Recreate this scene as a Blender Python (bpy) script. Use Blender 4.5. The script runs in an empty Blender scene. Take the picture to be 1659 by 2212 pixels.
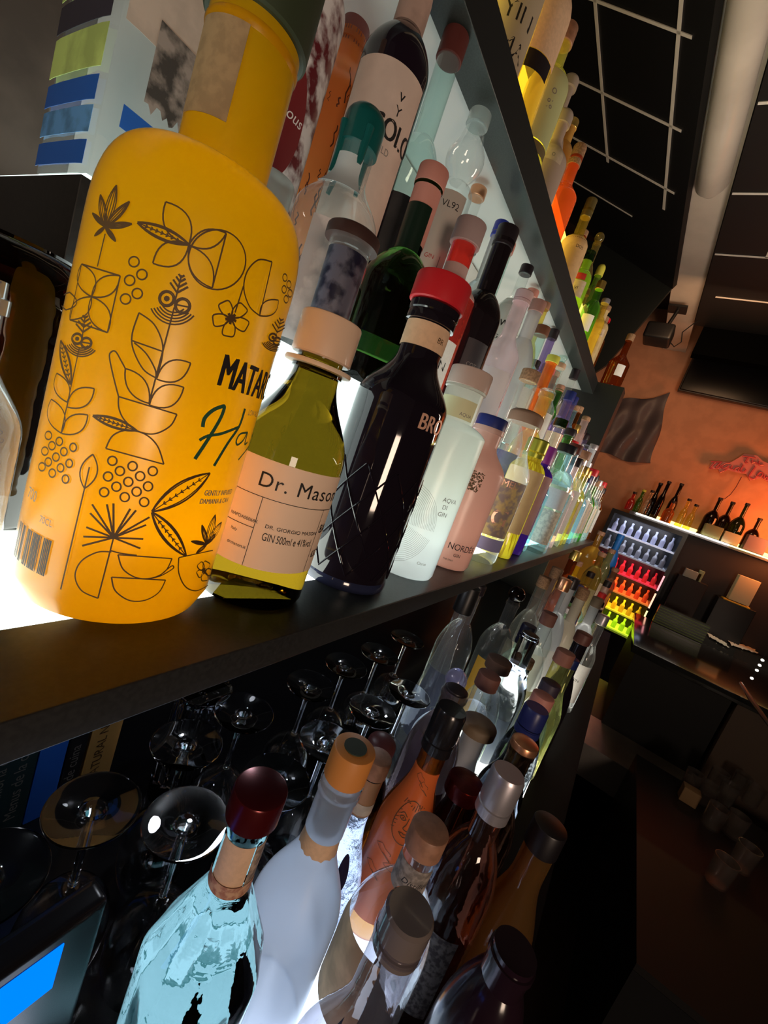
import bpy, math, random
from math import sin, cos, pi, sqrt, atan2, radians
from mathutils import Vector, Matrix
rnd = random.Random(7)
sc = bpy.context.scene
COL = sc.collection
# ---------------------------------------------------------------- camera
EYE = 1.47                                   # camera height above the floor; z below is measured from the camera, shifted at the end
F_PX = 921.0
RX = (0.5094269, 0.0322461, 0.8599095)       # rows: room X (along the shelf), Y (to the back of the shelf), Z (up) in camera axes
RY = (-0.7926929, -0.3712654, 0.4835287)
RZ = (0.3348466, -0.9279667, -0.1635714)
cam = bpy.data.cameras.new('camera'); co = bpy.data.objects.new('camera', cam); COL.objects.link(co)
right = Vector((RX[0], RY[0], RZ[0])); down = Vector((RX[1], RY[1], RZ[1])); fwd = Vector((RX[2], RY[2], RZ[2]))
mw = Matrix.Identity(4)
for i in range(3):
    mw[i][0] = right[i]; mw[i][1] = -down[i]; mw[i][2] = -fwd[i]
co.matrix_world = mw
cam.sensor_fit = 'HORIZONTAL'; cam.sensor_width = 36.0; cam.lens = 36.0 * F_PX / 1659.0
cam.clip_start = 0.01; cam.clip_end = 60
sc.camera = co
sc.view_settings.view_transform = 'Standard'; sc.view_settings.look = 'None'
sc.view_settings.gamma = 1.0; sc.view_settings.use_curve_mapping = False
sc.view_settings.exposure = 0.6
cy = sc.cycles
cy.max_bounces = 14; cy.transparent_max_bounces = 40; cy.transmission_bounces = 12; cy.glossy_bounces = 4; cy.diffuse_bounces = 3
cy.sample_clamp_indirect = 6.0
w = bpy.data.worlds.new('world'); sc.world = w; w.use_nodes = True
w.node_tree.nodes['Background'].inputs[0].default_value = (0.9, 0.75, 0.65, 1)
w.node_tree.nodes['Background'].inputs[1].default_value = 0.014

def lamp(name, kind, loc, power, color, size=0.3, target=None, sizey=None, spot=None):
    l = bpy.data.lights.new(name, kind); l.energy = power; l.color = color
    if kind == 'AREA':
        l.size = size
        if sizey: l.shape = 'RECTANGLE'; l.size_y = sizey
    elif kind == 'SPOT':
        l.spot_size = spot or 1.2; l.spot_blend = 0.8; l.shadow_soft_size = size
    else: l.shadow_soft_size = size
    o = bpy.data.objects.new(name, l); COL.objects.link(o); o.location = loc
    if target is not None:
        d = Vector(target) - Vector(loc); o.rotation_euler = d.to_track_quat('-Z', 'Y').to_euler()
    return o
# added lights: warm and low behind the photographer, orange at the far wall
lamp('low_front_light', 'AREA', (-0.75, -1.05, -0.15), 6.5, (1.0, 0.74, 0.56), 0.35, (0.5, 0.25, 0.0))
lamp('ceiling_fill_light', 'AREA', (1.7, -0.7, 0.2), 9.0, (1.0, 0.82, 0.66), 0.5, (1.9, 0.3, 1.6))  # added upward fill that brightens the ceiling lines
lamp('wall_fill_light', 'AREA', (4.10, -1.05, 0.30), 6.5, (1.0, 0.24, 0.06), 0.4, (4.62, -0.80, 0.25))  # added to put the orange wash on the far wall
for lx in (0.02, 0.42, 0.85): lamp('glint_light', 'POINT', (lx, 0.36, -0.16), 0.30, (0.85, 0.9, 1.0), 0.012)  # added points that give the wine glass rims their glints
lamp('wall_fill_light_high', 'AREA', (3.2, 0.0, 1.2), 3.0, (1.0, 0.55, 0.28), 0.5, (4.6, 0.15, 0.9))  # unseen warm area light aimed at the upper far wall

# ---------------------------------------------------------------- pixel helpers (pixel of the 1659x2212 photo -> ray in the room)
def ray(px, py):
    c = (px - 829.5, py - 1106.0, F_PX)
    return Vector([sum(r[i] * c[i] for i in range(3)) for r in (RX, RY, RZ)])
def atY(px, py, y):
    r = ray(px, py); return r * (y / r.y)
def atZ(px, py, z):
    r = ray(px, py); return r * (z / r.z)
def atX(px, py, x):
    r = ray(px, py); return r * (x / r.x)
def hitcyl(ax, ay, R, px, py):               # first hit of the pixel's ray on an upright cylinder
    q = ray(px, py); A = q.x * q.x + q.y * q.y; B = -2 * (q.x * ax + q.y * ay); C = ax * ax + ay * ay - R * R
    D = max(B * B - 4 * A * C, 0.0); t = (-B - sqrt(D)) / (2 * A); p = q * t
    return atan2(p.y - ay, p.x - ax), p.z

# ---------------------------------------------------------------- materials
MATS = {}
def nodes_of(name):
    m = bpy.data.materials.new(name); m.use_nodes = True
    nt = m.node_tree; nt.nodes.clear()
    out = nt.nodes.new('ShaderNodeOutputMaterial')
    return m, nt, out
def pbr(name, col, rough=0.5, metal=0.0, trans=0.0, ior=1.45, emit=0.0, ecol=None, coat=0.0, noise=0.0, nscale=40.0, bump=0.0, bscale=200.0, sss=0.0, col2=None, spec=0.5):
    if name in MATS: return MATS[name]
    m, nt, out = nodes_of(name)
    b = nt.nodes.new('ShaderNodeBsdfPrincipled'); nt.links.new(b.outputs[0], out.inputs[0])
    I = b.inputs
    I['Base Color'].default_value = (*col, 1); I['Roughness'].default_value = rough; I['Metallic'].default_value = metal
    I['Transmission Weight'].default_value = trans; I['IOR'].default_value = ior; I['Coat Weight'].default_value = coat
    I['Specular IOR Level'].default_value = spec
    if emit: I['Emission Color'].default_value = (*(ecol or col), 1); I['Emission Strength'].default_value = emit
    if sss: I['Subsurface Weight'].default_value = sss; I['Subsurface Radius'].default_value = (1, .6, .3); I['Subsurface Scale'].default_value = .03
    if noise or col2:
        tc = nt.nodes.new('ShaderNodeTexCoord'); n = nt.nodes.new('ShaderNodeTexNoise'); n.inputs['Scale'].default_value = nscale; n.inputs['Detail'].default_value = 5
        nt.links.new(tc.outputs['Object'], n.inputs['Vector'])
        mx = nt.nodes.new('ShaderNodeMix'); mx.data_type = 'RGBA'
        c2 = col2 or tuple(max(0, c * (1 - noise)) for c in col)
        mx.inputs['A'].default_value = (*col, 1); mx.inputs['B'].default_value = (*c2, 1)
        rp = nt.nodes.new('ShaderNodeMapRange'); rp.inputs[1].default_value = .42; rp.inputs[2].default_value = .58
        nt.links.new(n.outputs[0], rp.inputs[0]); nt.links.new(rp.outputs[0], mx.inputs['Factor']); nt.links.new(mx.outputs['Result'], I['Base Color'])
    if bump:
        tc = nt.nodes.new('ShaderNodeTexCoord'); n = nt.nodes.new('ShaderNodeTexNoise'); n.inputs['Scale'].default_value = bscale; n.inputs['Detail'].default_value = 3
        nt.links.new(tc.outputs['Object'], n.inputs['Vector'])
        bp = nt.nodes.new('ShaderNodeBump'); bp.inputs['Strength'].default_value = bump; bp.inputs['Distance'].default_value = 0.002
        nt.links.new(n.outputs[0], bp.inputs['Height']); nt.links.new(bp.outputs[0], I['Normal'])
    MATS[name] = m; return m
def emis(name, col, s):
    if name in MATS: return MATS[name]
    m, nt, out = nodes_of(name)
    e = nt.nodes.new('ShaderNodeEmission'); e.inputs[0].default_value = (*col, 1); e.inputs[1].default_value = s
    nt.links.new(e.outputs[0], out.inputs[0]); MATS[name] = m; return m
def thin(name, tint, gloss=0.08, dust=0.06, rough=0.03, milk=None, alpha=1.0):
    """thin-walled glass: lets light straight through (tinted), mirrors at grazing angles, a little dusty / milky scatter"""
    if name in MATS: return MATS[name]
    m, nt, out = nodes_of(name); N = nt.nodes.new; L = nt.links.new
    tr = N('ShaderNodeBsdfTransparent'); tr.inputs[0].default_value = (*tint, 1)
    gl = N('ShaderNodeBsdfGlossy'); gl.inputs['Roughness'].default_value = rough; gl.inputs[0].default_value = (1, 1, 1, 1)
    tl = N('ShaderNodeBsdfTranslucent'); df = N('ShaderNodeBsdfDiffuse')
    mc = milk or tuple(min(1, t * .9 + .05) for t in tint)
    tl.inputs[0].default_value = (*mc, 1); df.inputs[0].default_value = (*mc, 1)
    sd = N('ShaderNodeMixShader'); sd.inputs[0].default_value = .3; L(tl.outputs[0], sd.inputs[1]); L(df.outputs[0], sd.inputs[2])
    m1 = N('ShaderNodeMixShader'); m1.inputs[0].default_value = dust; L(tr.outputs[0], m1.inputs[1]); L(sd.outputs[0], m1.inputs[2])
    lw = N('ShaderNodeLayerWeight'); lw.inputs[0].default_value = .5
    pw = N('ShaderNodeMath'); pw.operation = 'POWER'; pw.inputs[1].default_value = 3.0; L(lw.outputs['Facing'], pw.inputs[0])
    ma = N('ShaderNodeMath'); ma.operation = 'MULTIPLY_ADD'; ma.inputs[1].default_value = .65; ma.inputs[2].default_value = gloss * .5; L(pw.outputs[0], ma.inputs[0])
    tc = N('ShaderNodeTexCoord'); nz = N('ShaderNodeTexNoise'); nz.inputs['Scale'].default_value = 45; L(tc.outputs['Object'], nz.inputs['Vector'])
    bp = N('ShaderNodeBump'); bp.inputs['Strength'].default_value = .25; bp.inputs['Distance'].default_value = .004; L(nz.outputs[0], bp.inputs['Height']); L(bp.outputs[0], gl.inputs['Normal'])
    m2 = N('ShaderNodeMixShader'); L(ma.outputs[0], m2.inputs[0]); L(m1.outputs[0], m2.inputs[1]); L(gl.outputs[0], m2.inputs[2])
    L(m2.outputs[0], out.inputs[0]); MATS[name] = m; return m
def solid(name, tint, rough=0.0, ior=1.36, bump=0.0, bscale=60.0):
    return pbr(name, tint, rough=rough, trans=1.0, ior=ior, bump=bump, bscale=bscale)
def frosty(name, col, col_low=None, tl=0.6, z0=0.0, z1=1.0, tr=0.0):
    """frosted / lacquered translucent glass; colour may run from the bottle's foot to its shoulder"""
    if name in MATS: return MATS[name]
    m, nt, out = nodes_of(name); N = nt.nodes.new; L = nt.links.new
    a = N('ShaderNodeBsdfTranslucent'); d = N('ShaderNodeBsdfDiffuse'); g = N('ShaderNodeBsdfGlossy'); g.inputs['Roughness'].default_value = .28
    if col_low:
        tc = N('ShaderNodeTexCoord'); sp = N('ShaderNodeSeparateXYZ'); L(tc.outputs['Object'], sp.inputs[0])
        mr = N('ShaderNodeMapRange'); mr.inputs[1].default_value = z0; mr.inputs[2].default_value = z1; L(sp.outputs[2], mr.inputs[0])
        mx = N('ShaderNodeMix'); mx.data_type = 'RGBA'; mx.inputs['A'].default_value = (*col_low, 1); mx.inputs['B'].default_value = (*col, 1); L(mr.outputs[0], mx.inputs['Factor'])
        L(mx.outputs['Result'], a.inputs[0]); L(mx.outputs['Result'], d.inputs[0])
    else:
        a.inputs[0].default_value = (*col, 1); d.inputs[0].default_value = (*col, 1)
    m1 = N('ShaderNodeMixShader'); m1.inputs[0].default_value = 1 - tl; L(a.outputs[0], m1.inputs[1]); L(d.outputs[0], m1.inputs[2])
    last = m1
    if tr:
        t = N('ShaderNodeBsdfTransparent'); t.inputs[0].default_value = (*col, 1)
        mt = N('ShaderNodeMixShader'); mt.inputs[0].default_value = tr; L(m1.outputs[0], mt.inputs[1]); L(t.outputs[0], mt.inputs[2]); last = mt
    fr = N('ShaderNodeFresnel'); fr.inputs[0].default_value = 1.4
    m2 = N('ShaderNodeMixShader'); L(fr.outputs[0], m2.inputs[0]); L(last.outputs[0], m2.inputs[1]); L(g.outputs[0], m2.inputs[2])
    L(m2.outputs[0], out.inputs[0]); MATS[name] = m; return m

CLEAR = thin('clear_glass', (.96, .985, .98), dust=.07)
AQUA = thin('aqua_glass', (.80, .95, .92), dust=.10)
BLUEG = thin('blue_glass', (.62, .85, .97), dust=.10)
GREENG = thin('green_glass', (.30, .62, .22), dust=.08)
DKGREEN = thin('dark_green_glass', (.10, .17, .06), dust=.05)
AMBER = thin('amber_glass', (.62, .28, .05), dust=.06)
BROWN = thin('brown_glass', (.14, .05, .02), dust=.03)
YELG = thin('yellow_liquid_glass', (.95, .84, .35), dust=.16)
PINKG = thin('pink_glass', (.96, .80, .79), dust=.30)
REDG = thin('red_glass', (.98, .18, .14), dust=.30)
PURPG = thin('purple_glass', (.55, .46, .72), dust=.18)
ORANGEG = thin('orange_glass', (1.0, .42, .12), dust=.28)
BLACKG = pbr('black_bottle_glass', (.012, .009, .014), rough=.06, coat=.3)
WHITEF = frosty('white_frosted_glass', (.90, .93, .97), tl=.7, tr=.15)
DARKCAP = pbr('dark_plastic', (.022, .016, .02), rough=.35)
BLACKP = pbr('black_satin', (.010, .010, .011), rough=.4)
PAPER = pbr('cream_paper', (.80, .66, .50), rough=.7, noise=.06, nscale=300)
PAPERW = pbr('white_paper', (.80, .79, .76), rough=.7, noise=.05, nscale=300)
PAPERB = pbr('beige_paper', (.58, .47, .36), rough=.75, noise=.12, nscale=120)
KRAFT = pbr('peach_paper', (.78, .52, .33), rough=.7, noise=.08, nscale=200)
CORK = pbr('cork', (.42, .24, .13), rough=.85, noise=.35, nscale=260)
WOODCAP = pbr('wood_stopper', (.40, .20, .12), rough=.5, noise=.25, nscale=80)
STEEL = pbr('brushed_steel', (.55, .54, .53), rough=.32, metal=1.0)
SILVERCAP = pbr('silver_cap', (.55, .52, .56), rough=.35, metal=.7)
COPPER = pbr('copper_foil', (.70, .34, .18), rough=.3, metal=.8)
GOLD = pbr('gold_foil', (.80, .55, .15), rough=.3, metal=.9)
REDCAP = pbr('red_cap', (.62, .02, .03), rough=.4)
MAROON = pbr('maroon_metal', (.10, .008, .010), rough=.25, metal=.5)
NAVY = pbr('navy_cap', (.02, .03, .16), rough=.35)
BLUEC = pbr('blue_cap', (.03, .05, .42), rough=.35)
TEALW = pbr('teal_wax', (.005, .085, .08), rough=.3, coat=.4)
SALMON = pbr('salmon_cap', (.60, .25, .20), rough=.55)
PINKP = pbr('pink_plastic', (.85, .08, .25), rough=.4)
INK = pbr('black_ink', (.012, .010, .010), rough=.6)
INKB = pbr('brown_ink', (.09, .045, .012), rough=.6)
INKG = pbr('green_ink', (.02, .10, .05), rough=.6)
INKR = pbr('red_ink', (.45, .03, .03), rough=.6)
INKW = pbr('white_ink', (.75, .72, .70), rough=.6)
INKC = pbr('copper_ink', (.85, .50, .36), rough=.35, metal=.3)
INKGR = pbr('grey_ink', (.22, .20, .18), rough=.6)
ORANGEW = pbr('orange_wax', (.70, .27, .06), rough=.5)
GREEND = pbr('olive_wax', (.035, .05, .025), rough=.55)
DKRED = pbr('dark_red_wood', (.13, .03, .025), rough=.5)
YELP = pbr('yellow_plastic', (.75, .72, .10), rough=.4)
BLUEP = pbr('blue_paint', (.02, .12, .50), rough=.5)

# ---------------------------------------------------------------- object helpers
def tag(o, label=None, cat=None, group=None, kind=None):
    if label: o['label'] = label
    if cat: o['category'] = cat
    if group: o['group'] = group
    if kind: o['kind'] = kind
    return o
def link(name, me, mat=None, parent=None):
    o = bpy.data.objects.new(name, me); COL.objects.link(o)
    if mat is not None and not me.materials: me.materials.append(mat)
    if parent: o.parent = parent
    return o
def mesh(name, V, Fc, smooth=False, sharp=None):
    me = bpy.data.meshes.new(name); me.from_pydata([tuple(v) for v in V], [], Fc); me.update()
    if smooth:
        for p in me.polygons: p.use_smooth = True
        me.set_sharp_from_angle(angle=radians(sharp or 40))
    return me
def empty(name, loc, rz=0.0):
    o = bpy.data.objects.new(name, None); COL.objects.link(o); o.location = loc; o.rotation_euler.z = rz; o.empty_display_size = .02
    return o
def box_data(x0, x1, y0, y1, z0, z1, b=0.0):
    """box with chamfered edges"""
    if b <= 0:
        V = [(x, y, z) for x in (x0, x1) for y in (y0, y1) for z in (z0, z1)]
        Fc = [(0, 1, 3, 2), (4, 6, 7, 5), (0, 4, 5, 1), (2, 3, 7, 6), (0, 2, 6, 4), (1, 5, 7, 3)]
        return V, Fc
    import bmesh
    bm = bmesh.new(); bmesh.ops.create_cube(bm, size=1)
    for v in bm.verts:
        v.co.x = x0 + (v.co.x + .5) * (x1 - x0); v.co.y = y0 + (v.co.y + .5) * (y1 - y0); v.co.z = z0 + (v.co.z + .5) * (z1 - z0)
    bmesh.ops.bevel(bm, geom=list(bm.edges), offset=b, segments=3, profile=.6, affect='EDGES')
    bm.verts.index_update()
    V = [tuple(v.co) for v in bm.verts]; Fc = [tuple(v.index for v in f.verts) for f in bm.faces]; bm.free()
    return V, Fc
def box(name, x0, x1, y0, y1, z0, z1, mat, parent=None, b=0.0):
    V, Fc = box_data(x0, x1, y0, y1, z0, z1, b)
    return link(name, mesh(name, V, Fc, smooth=b > 0), mat, parent)
def prism(name, pts, vec, mat, parent=None):
    """closed polygon of 3-D points pushed along vec"""
    n = len(pts); v = Vector(vec); P = [Vector(p) for p in pts]
    V = P + [p + v for p in P]
    Fc = [tuple(range(n))[::-1], tuple(range(n, 2 * n))] + [(i, (i + 1) % n, n + (i + 1) % n, n + i) for i in range(n)]
    return link(name, mesh(name, V, Fc), mat, parent)
def tube_data(pts, r, seg=8, closed=False):
    V = []; Fc = []; P = [Vector(p) for p in pts]; n = len(P)
    for i, p in enumerate(P):
        a = P[(i - 1) % n] if (closed or i > 0) else P[i]; b2 = P[(i + 1) % n] if (closed or i < n - 1) else P[i]
        t = (b2 - a).normalized(); up = Vector((0, 0, 1)) if abs(t.z) < .9 else Vector((1, 0, 0))
        u = t.cross(up).normalized(); v = t.cross(u)
        rr = r[i] if isinstance(r, (list, tuple)) else r
        for k in range(seg):
            an = 2 * pi * k / seg; V.append(p + u * cos(an) * rr + v * sin(an) * rr)
    m = n if closed else n - 1
    for i in range(m):
        for k in range(seg):
            Fc.append((i * seg + k, i * seg + (k + 1) % seg, ((i + 1) % n) * seg + (k + 1) % seg, ((i + 1) % n) * seg + k))
    if not closed: Fc.append(tuple(range(seg))); Fc.append(tuple(range((n - 1) * seg, n * seg))[::-1])
    return V, Fc
def tube(name, pts, r, mat, parent=None, seg=8, closed=False):
    V, Fc = tube_data(pts, r, seg, closed); return link(name, mesh(name, V, Fc, True), mat, parent)
def merge(parts):
    V = []; Fc = []
    for v, f in parts:
        o = len(V); V += list(v); Fc += [tuple(i + o for i in q) for q in f]
    return V, Fc
def sect(th, sq, el=1.0):
    """outline of a bottle's section: round (sq=2) to square (sq=8); el squeezes the depth"""
    if sq <= 2.01 and el == 1.0: return 1.0
    c = abs(cos(th)); s = abs(sin(th)) / el
    return 1.0 / ((c ** sq + s ** sq) ** (1.0 / sq))
class Prof:
    """bottle outline: body radius R, shoulder z1..z2, neck radius rn up to H"""
    def __init__(s, H, R, rn, z1, z2, kind='round', sq=2.0, el=1.0, foot=.003, taper=1.0, neck_top=1.0, bulb=0.0):
        s.H, s.R, s.rn, s.z1, s.z2, s.sq, s.el, s.kind = H, R, rn, z1, z2, sq, el, kind
        pts = [(0, 0, 1), (R * taper - foot, 0, 1), (R * taper - foot * .3, foot * .3, 1), (R * taper, foot, 1)]
        for i in range(1, 7): pts.append((R * (taper + (1 - taper) * i / 6), foot + (z1 - foot) * i / 6, 1))
        n = 16
        for i in range(1, n + 1):
            t = i / n
            if kind == 'round': k = cos(t * pi / 2) ** .8 if t < 1 else 0; r = rn + (R - rn) * k
            elif kind == 'slope': k = .5 + .5 * cos(t * pi); r = rn + (R - rn) * k
            elif kind == 'cone': r = R + (rn - R) * t
            elif kind in ('flat', 'super'): r = rn
            z = z1 + (z2 - z1) * (sin(t * pi / 2) if kind == 'flat' else t)
            if kind == 'flat': r = rn + (R - rn) * cos(t * pi / 2)
            if kind == 'super': r = rn + (R - rn) * max(0.0, cos(t * pi / 2)) ** .72; z = z1 + (z2 - z1) * sin(t * pi / 2) ** .72
            pts.append((r, z, 1 - t))
        if bulb:
            for i in range(1, 9):
                t = i / 9; pts.append((rn + bulb * sin(t * pi), z2 + (H - z2) * .7 * t, 0))
        pts += [(rn * neck_top, H - .012, 0), (rn * neck_top + .0016, H - .0115, 0), (rn * neck_top + .0016, H - .006, 0), (rn * neck_top, H - .0055, 0), (rn * neck_top, H, 0), (0, H, 0)]
        s.pts = pts
    def r(s, z):
        P = s.pts
        for i in range(1, len(P) - 1):
            if P[i][1] <= z <= P[i + 1][1]:
                d = P[i + 1][1] - P[i][1]; t = 0 if d < 1e-9 else (z - P[i][1]) / d
                return P[i][0] + t * (P[i + 1][0] - P[i][0]), P[i][2] + t * (P[i + 1][2] - P[i][2])
        return s.rn, 0.0
    def surf(s, th, z, off=0.0):
        r, w_ = s.r(z); k = 1 + (sect(th, s.sq, s.el) - 1) * w_
        return Vector(((r * k + off) * cos(th), (r * k + off) * sin(th), z))
    def data(s, seg=40, facet=None):
        V = []; Fc = []; P = s.pts; n = len(P)
        for j, (r, z, w_) in enumerate(P):
            if r == 0: V.append((0, 0, z)); continue
            for k in range(seg):
                th = 2 * pi * k / seg; q = 1 + (sect(th, s.sq, s.el) - 1) * w_
                if facet and .05 < z / s.H < facet[2]:
                    q *= 1 - facet[1] * (.5 + .5 * cos(facet[0] * th + (facet[3] * z if len(facet) > 3 else 0)))
                V.append((r * q * cos(th), r * q * sin(th), z))
        idx = []; o = 0
        for (r, z, w_) in P:
            if r == 0: idx.append([o]); o += 1
            else: idx.append(list(range(o, o + seg))); o += seg
        for j in range(n - 1):
            a, b = idx[j], idx[j + 1]
            for k in range(seg):
                k2 = (k + 1) % seg
                if len(a) == 1: Fc.append((a[0], b[k2], b[k]))
                elif len(b) == 1: Fc.append((a[k], a[k2], b[0]))
                else: Fc.append((a[k], a[k2], b[k2], b[k]))
        return V, Fc
def lathe_data(prof, seg=32):
    V = []; idx = []; Fc = []
    for r, z in prof:
        if r <= 0: idx.append([len(V)]); V.append((0, 0, z))
        else:
            idx.append(list(range(len(V), len(V) + seg))); V += [(r * cos(2 * pi * k / seg), r * sin(2 * pi * k / seg), z) for k in range(seg)]
    for a, b in zip(idx, idx[1:]):
        for k in range(seg):
            k2 = (k + 1) % seg
            if len(a) == 1 and len(b) == 1: continue
            if len(a) == 1: Fc.append((a[0], b[k2], b[k]))
            elif len(b) == 1: Fc.append((a[k], a[k2], b[0]))
            else: Fc.append((a[k], a[k2], b[k2], b[k]))
    return V, Fc
def patch_data(surf, th0, th1, z0, z1, off, t=.0003, nu=24, nv=6, wav=0.0):
    """a label: thin curved slab hugging the bottle"""
    V = []; Fc = []
    for o in (off, off + t):
        for j in range(nv + 1):
            for i in range(nu + 1):
                th = th0 + (th1 - th0) * i / nu; zz = z0 + (z1 - z0) * j / nv
                if wav and j == 0: zz += wav * sin(i * 2.3) * .5 + wav * sin(i * 5.1) * .3
                V.append(surf(th, zz, o))
    W = nu + 1; S = W * (nv + 1)
    for j in range(nv):
        for i in range(nu):
            a = j * W + i
            Fc.append((a, a + W, a + W + 1, a + 1)); Fc.append((S + a, S + a + 1, S + a + W + 1, S + a + W))
    for i in range(nu):
        Fc.append((i, i + 1, S + i + 1, S + i)); a = nv * W + i; Fc.append((a + 1, a, S + a, S + a + 1))
    for j in range(nv):
        a = j * W; Fc.append((a + W, a, S + a, S + a + W)); a = j * W + nu; Fc.append((a, a + W, S + a + W, S + a))
    return V, Fc
TXT = {}
def text2d(s, bold=0.0, shear=0.0, space=1.0):
    """outline text as a flat mesh, cap height scaled to 1"""
    k = (s, bold, shear, space)
    if k in TXT: return TXT[k]
    c = bpy.data.curves.new('t', 'FONT'); c.body = s; c.size = 1.0; c.offset = bold; c.shear = shear; c.space_character = space; c.resolution_u = 4; c.fill_mode = 'BOTH'
    o = bpy.data.objects.new('t', c); COL.objects.link(o)
    bpy.context.view_layer.update(); dg = bpy.context.evaluated_depsgraph_get()
    me = bpy.data.meshes.new_from_object(o.evaluated_get(dg))
    V = [(v.co.x / .70, v.co.y / .70) for v in me.vertices]; Fc = [tuple(p.vertices) for p in me.polygons]
    bpy.data.objects.remove(o); bpy.data.curves.remove(c); bpy.data.meshes.remove(me)
    wd = max([v[0] for v in V], default=0)
    TXT[k] = (V, Fc, wd); return TXT[k]
def text_on(surf, R, s, th, z, h, xs=1.0, off=.0007, align='L', bold=0.0, shear=0.0, space=1.0, vert=False):
    V, Fc, wd = text2d(s, 0.0, shear, space)
    a0 = 0 if align == 'L' else (-wd * h * xs / 2 if align == 'C' else -wd * h * xs)
    out = []; reps = ((0, 0), (.06, 0), (.12, .015)) if bold else ((0, 0),)
    if bold: n_ = len(V); Fc = [tuple(i + k * n_ for i in f) for k in range(3) for f in Fc]
    for x, y in [(x_ + sx_ / max(xs, .4) * .6, y_ + sy_) for sx_, sy_ in reps for x_, y_ in V]:
        u = a0 + x * h * xs; v = y * h
        if vert: u, v = -v, u
        out.append(surf(th + u / R, z + v, off))
    return out, Fc
def ribbon(surf2, pts, wd, closed=False):
    """line of ink through (th*R, z) points on a bottle; surf2 maps back onto the bottle"""
    P = [Vector(p) for p in pts]; n = len(P); V = []; Fc = []
    for i in range(n):
        a = P[(i - 1) % n] if (closed or i) else P[i]; b = P[(i + 1) % n] if (closed or i < n - 1) else P[i]
        d = b - a; L = d.length or 1; nx, ny = -d.y / L, d.x / L
        V.append(surf2(P[i].x + nx * wd / 2, P[i].y + ny * wd / 2)); V.append(surf2(P[i].x - nx * wd / 2, P[i].y - ny * wd / 2))
    for i in range(n if closed else n - 1):
        j = (i + 1) % n; Fc.append((2 * i, 2 * i + 1, 2 * j + 1, 2 * j))
    return V, Fc
CAPS = {}
def cap_mesh(kind, r, h):
    k = (kind, round(r, 4), round(h, 4))
    if k in CAPS: return CAPS[k]
    if kind == 'ball':
        pr = [(0, -.008)] + [(r * .62, -.008), (r * .62, .002)] + [(r * max(.3, sin(pi * (.12 + .88 * t / 8))), .002 + h * (.5 - .5 * cos(pi * t / 8))) for t in range(1, 8)] + [(0, h)]
    elif kind == 'ring':
        pr = [(0, 0), (r, 0), (r, h * .22), (r * .93, h * .24), (r * .93, h * .30), (r, h * .32), (r, h * .92), (r * .9, h), (0, h)]
    elif kind == 'dome':
        pr = [(0, 0), (r, 0), (r, h * .6)] + [(r * cos(t * pi / 12), h * .6 + h * .4 * sin(t * pi / 12)) for t in range(1, 6)] + [(0, h)]
    else:
        e = min(.0018, h * .2); pr = [(0, 0), (r - e * .5, 0), (r, e * .5), (r, h - e), (r - e * .35, h - e * .3), (r - e, h), (0, h)]
    V, Fc = lathe_data(pr, 32); CAPS[k] = mesh('cap', V, Fc, True, 35); return CAPS[k]
BODY = {}; PLACED = []
def bottle(name, label, x, y, zb, H, R, rn=.014, z1=.62, z2=.78, kind='round', sq=2.0, el=1.0, rot=None, glass=None,
           cap=None, labels=(), neck=None, cat='bottle', group=None, foot=.003, taper=1.0, bulb=0.0, facet=None, seg=40, neck_top=1.0, liquid=None):
    """one bottle: Empty at its foot > body, cap, label(s) > lettering, neck_label.
    labels: (z0, z1, angle centre, half width, material, [texts], name)   angles are measured from the side that faces the camera, + to the right
    texts: (string, angle offset in m along the label, z, height, material, opts)"""
    root = empty(name, (x, y, zb), 0.0); tag(root, label, cat, group)
    face = atan2(-y, -x) if rot is None else rot
    P = Prof(H, R, rn, z1 * H, z2 * H, kind, sq, el, foot, taper, neck_top, bulb)
    def surf(th, z, off=0.0): return P.surf(th, z, off)
    key = (round(H, 3), round(R, 4), rn, z1, z2, kind, sq, el, taper, bulb, facet, glass.name)
    if key in BODY: me = BODY[key]
    else:
        V, Fc = P.data(seg, facet); me = mesh('body', V, Fc, True, 30); me.materials.append(glass); BODY[key] = me
    body = link('body', me, None, root)
    Rl = max(R, .005)
    if cap:
        ck, cm, ch, cr = cap[:4]
        cme = cap_mesh(ck, cr, ch)
        if cme.materials and cme.materials[0] is not cm: cme = cme.copy(); cme.materials.clear()
        c = link('cap' if len(cap) < 5 else cap[4], cme, cm, root); c.location.z = H - (0 if ck == 'ball' else ch * .55 if ck != 'cork' else 0)
        if ck == 'cork': c.location.z = H
    for L in labels:
        z0, z1_, a, hw, lm, texts = L[:6]; nm = L[6] if len(L) > 6 else 'label'
        z1_ = min(z1_, 1 - .0135 / H); lo_ = .0003 + .0004 * labels.index(L)
        r_, _ = P.r((z0 + z1_) / 2 * H); r_ = max(r_, .004)
        V, Fc = patch_data(surf, face + a - hw, face + a + hw, z0 * H, z1_ * H, lo_, nu=max(8, int(hw * 16)), nv=12)
        lo = link(nm, mesh(nm, V, Fc, True), lm, root)
        for T in texts:
            s, u, zz, h, tm = T[:5]; op = T[5] if len(T) > 5 else {}
            V, Fc = text_on(surf, r_, s, face + a + u / r_, zz * H, h, **op)
            if V: link('lettering', mesh('lettering', V, Fc), tm, lo)
    PLACED.append([root, R * (1.0 if sq < 4 else 1.08), zb])
    return root, P, surf, face
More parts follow.
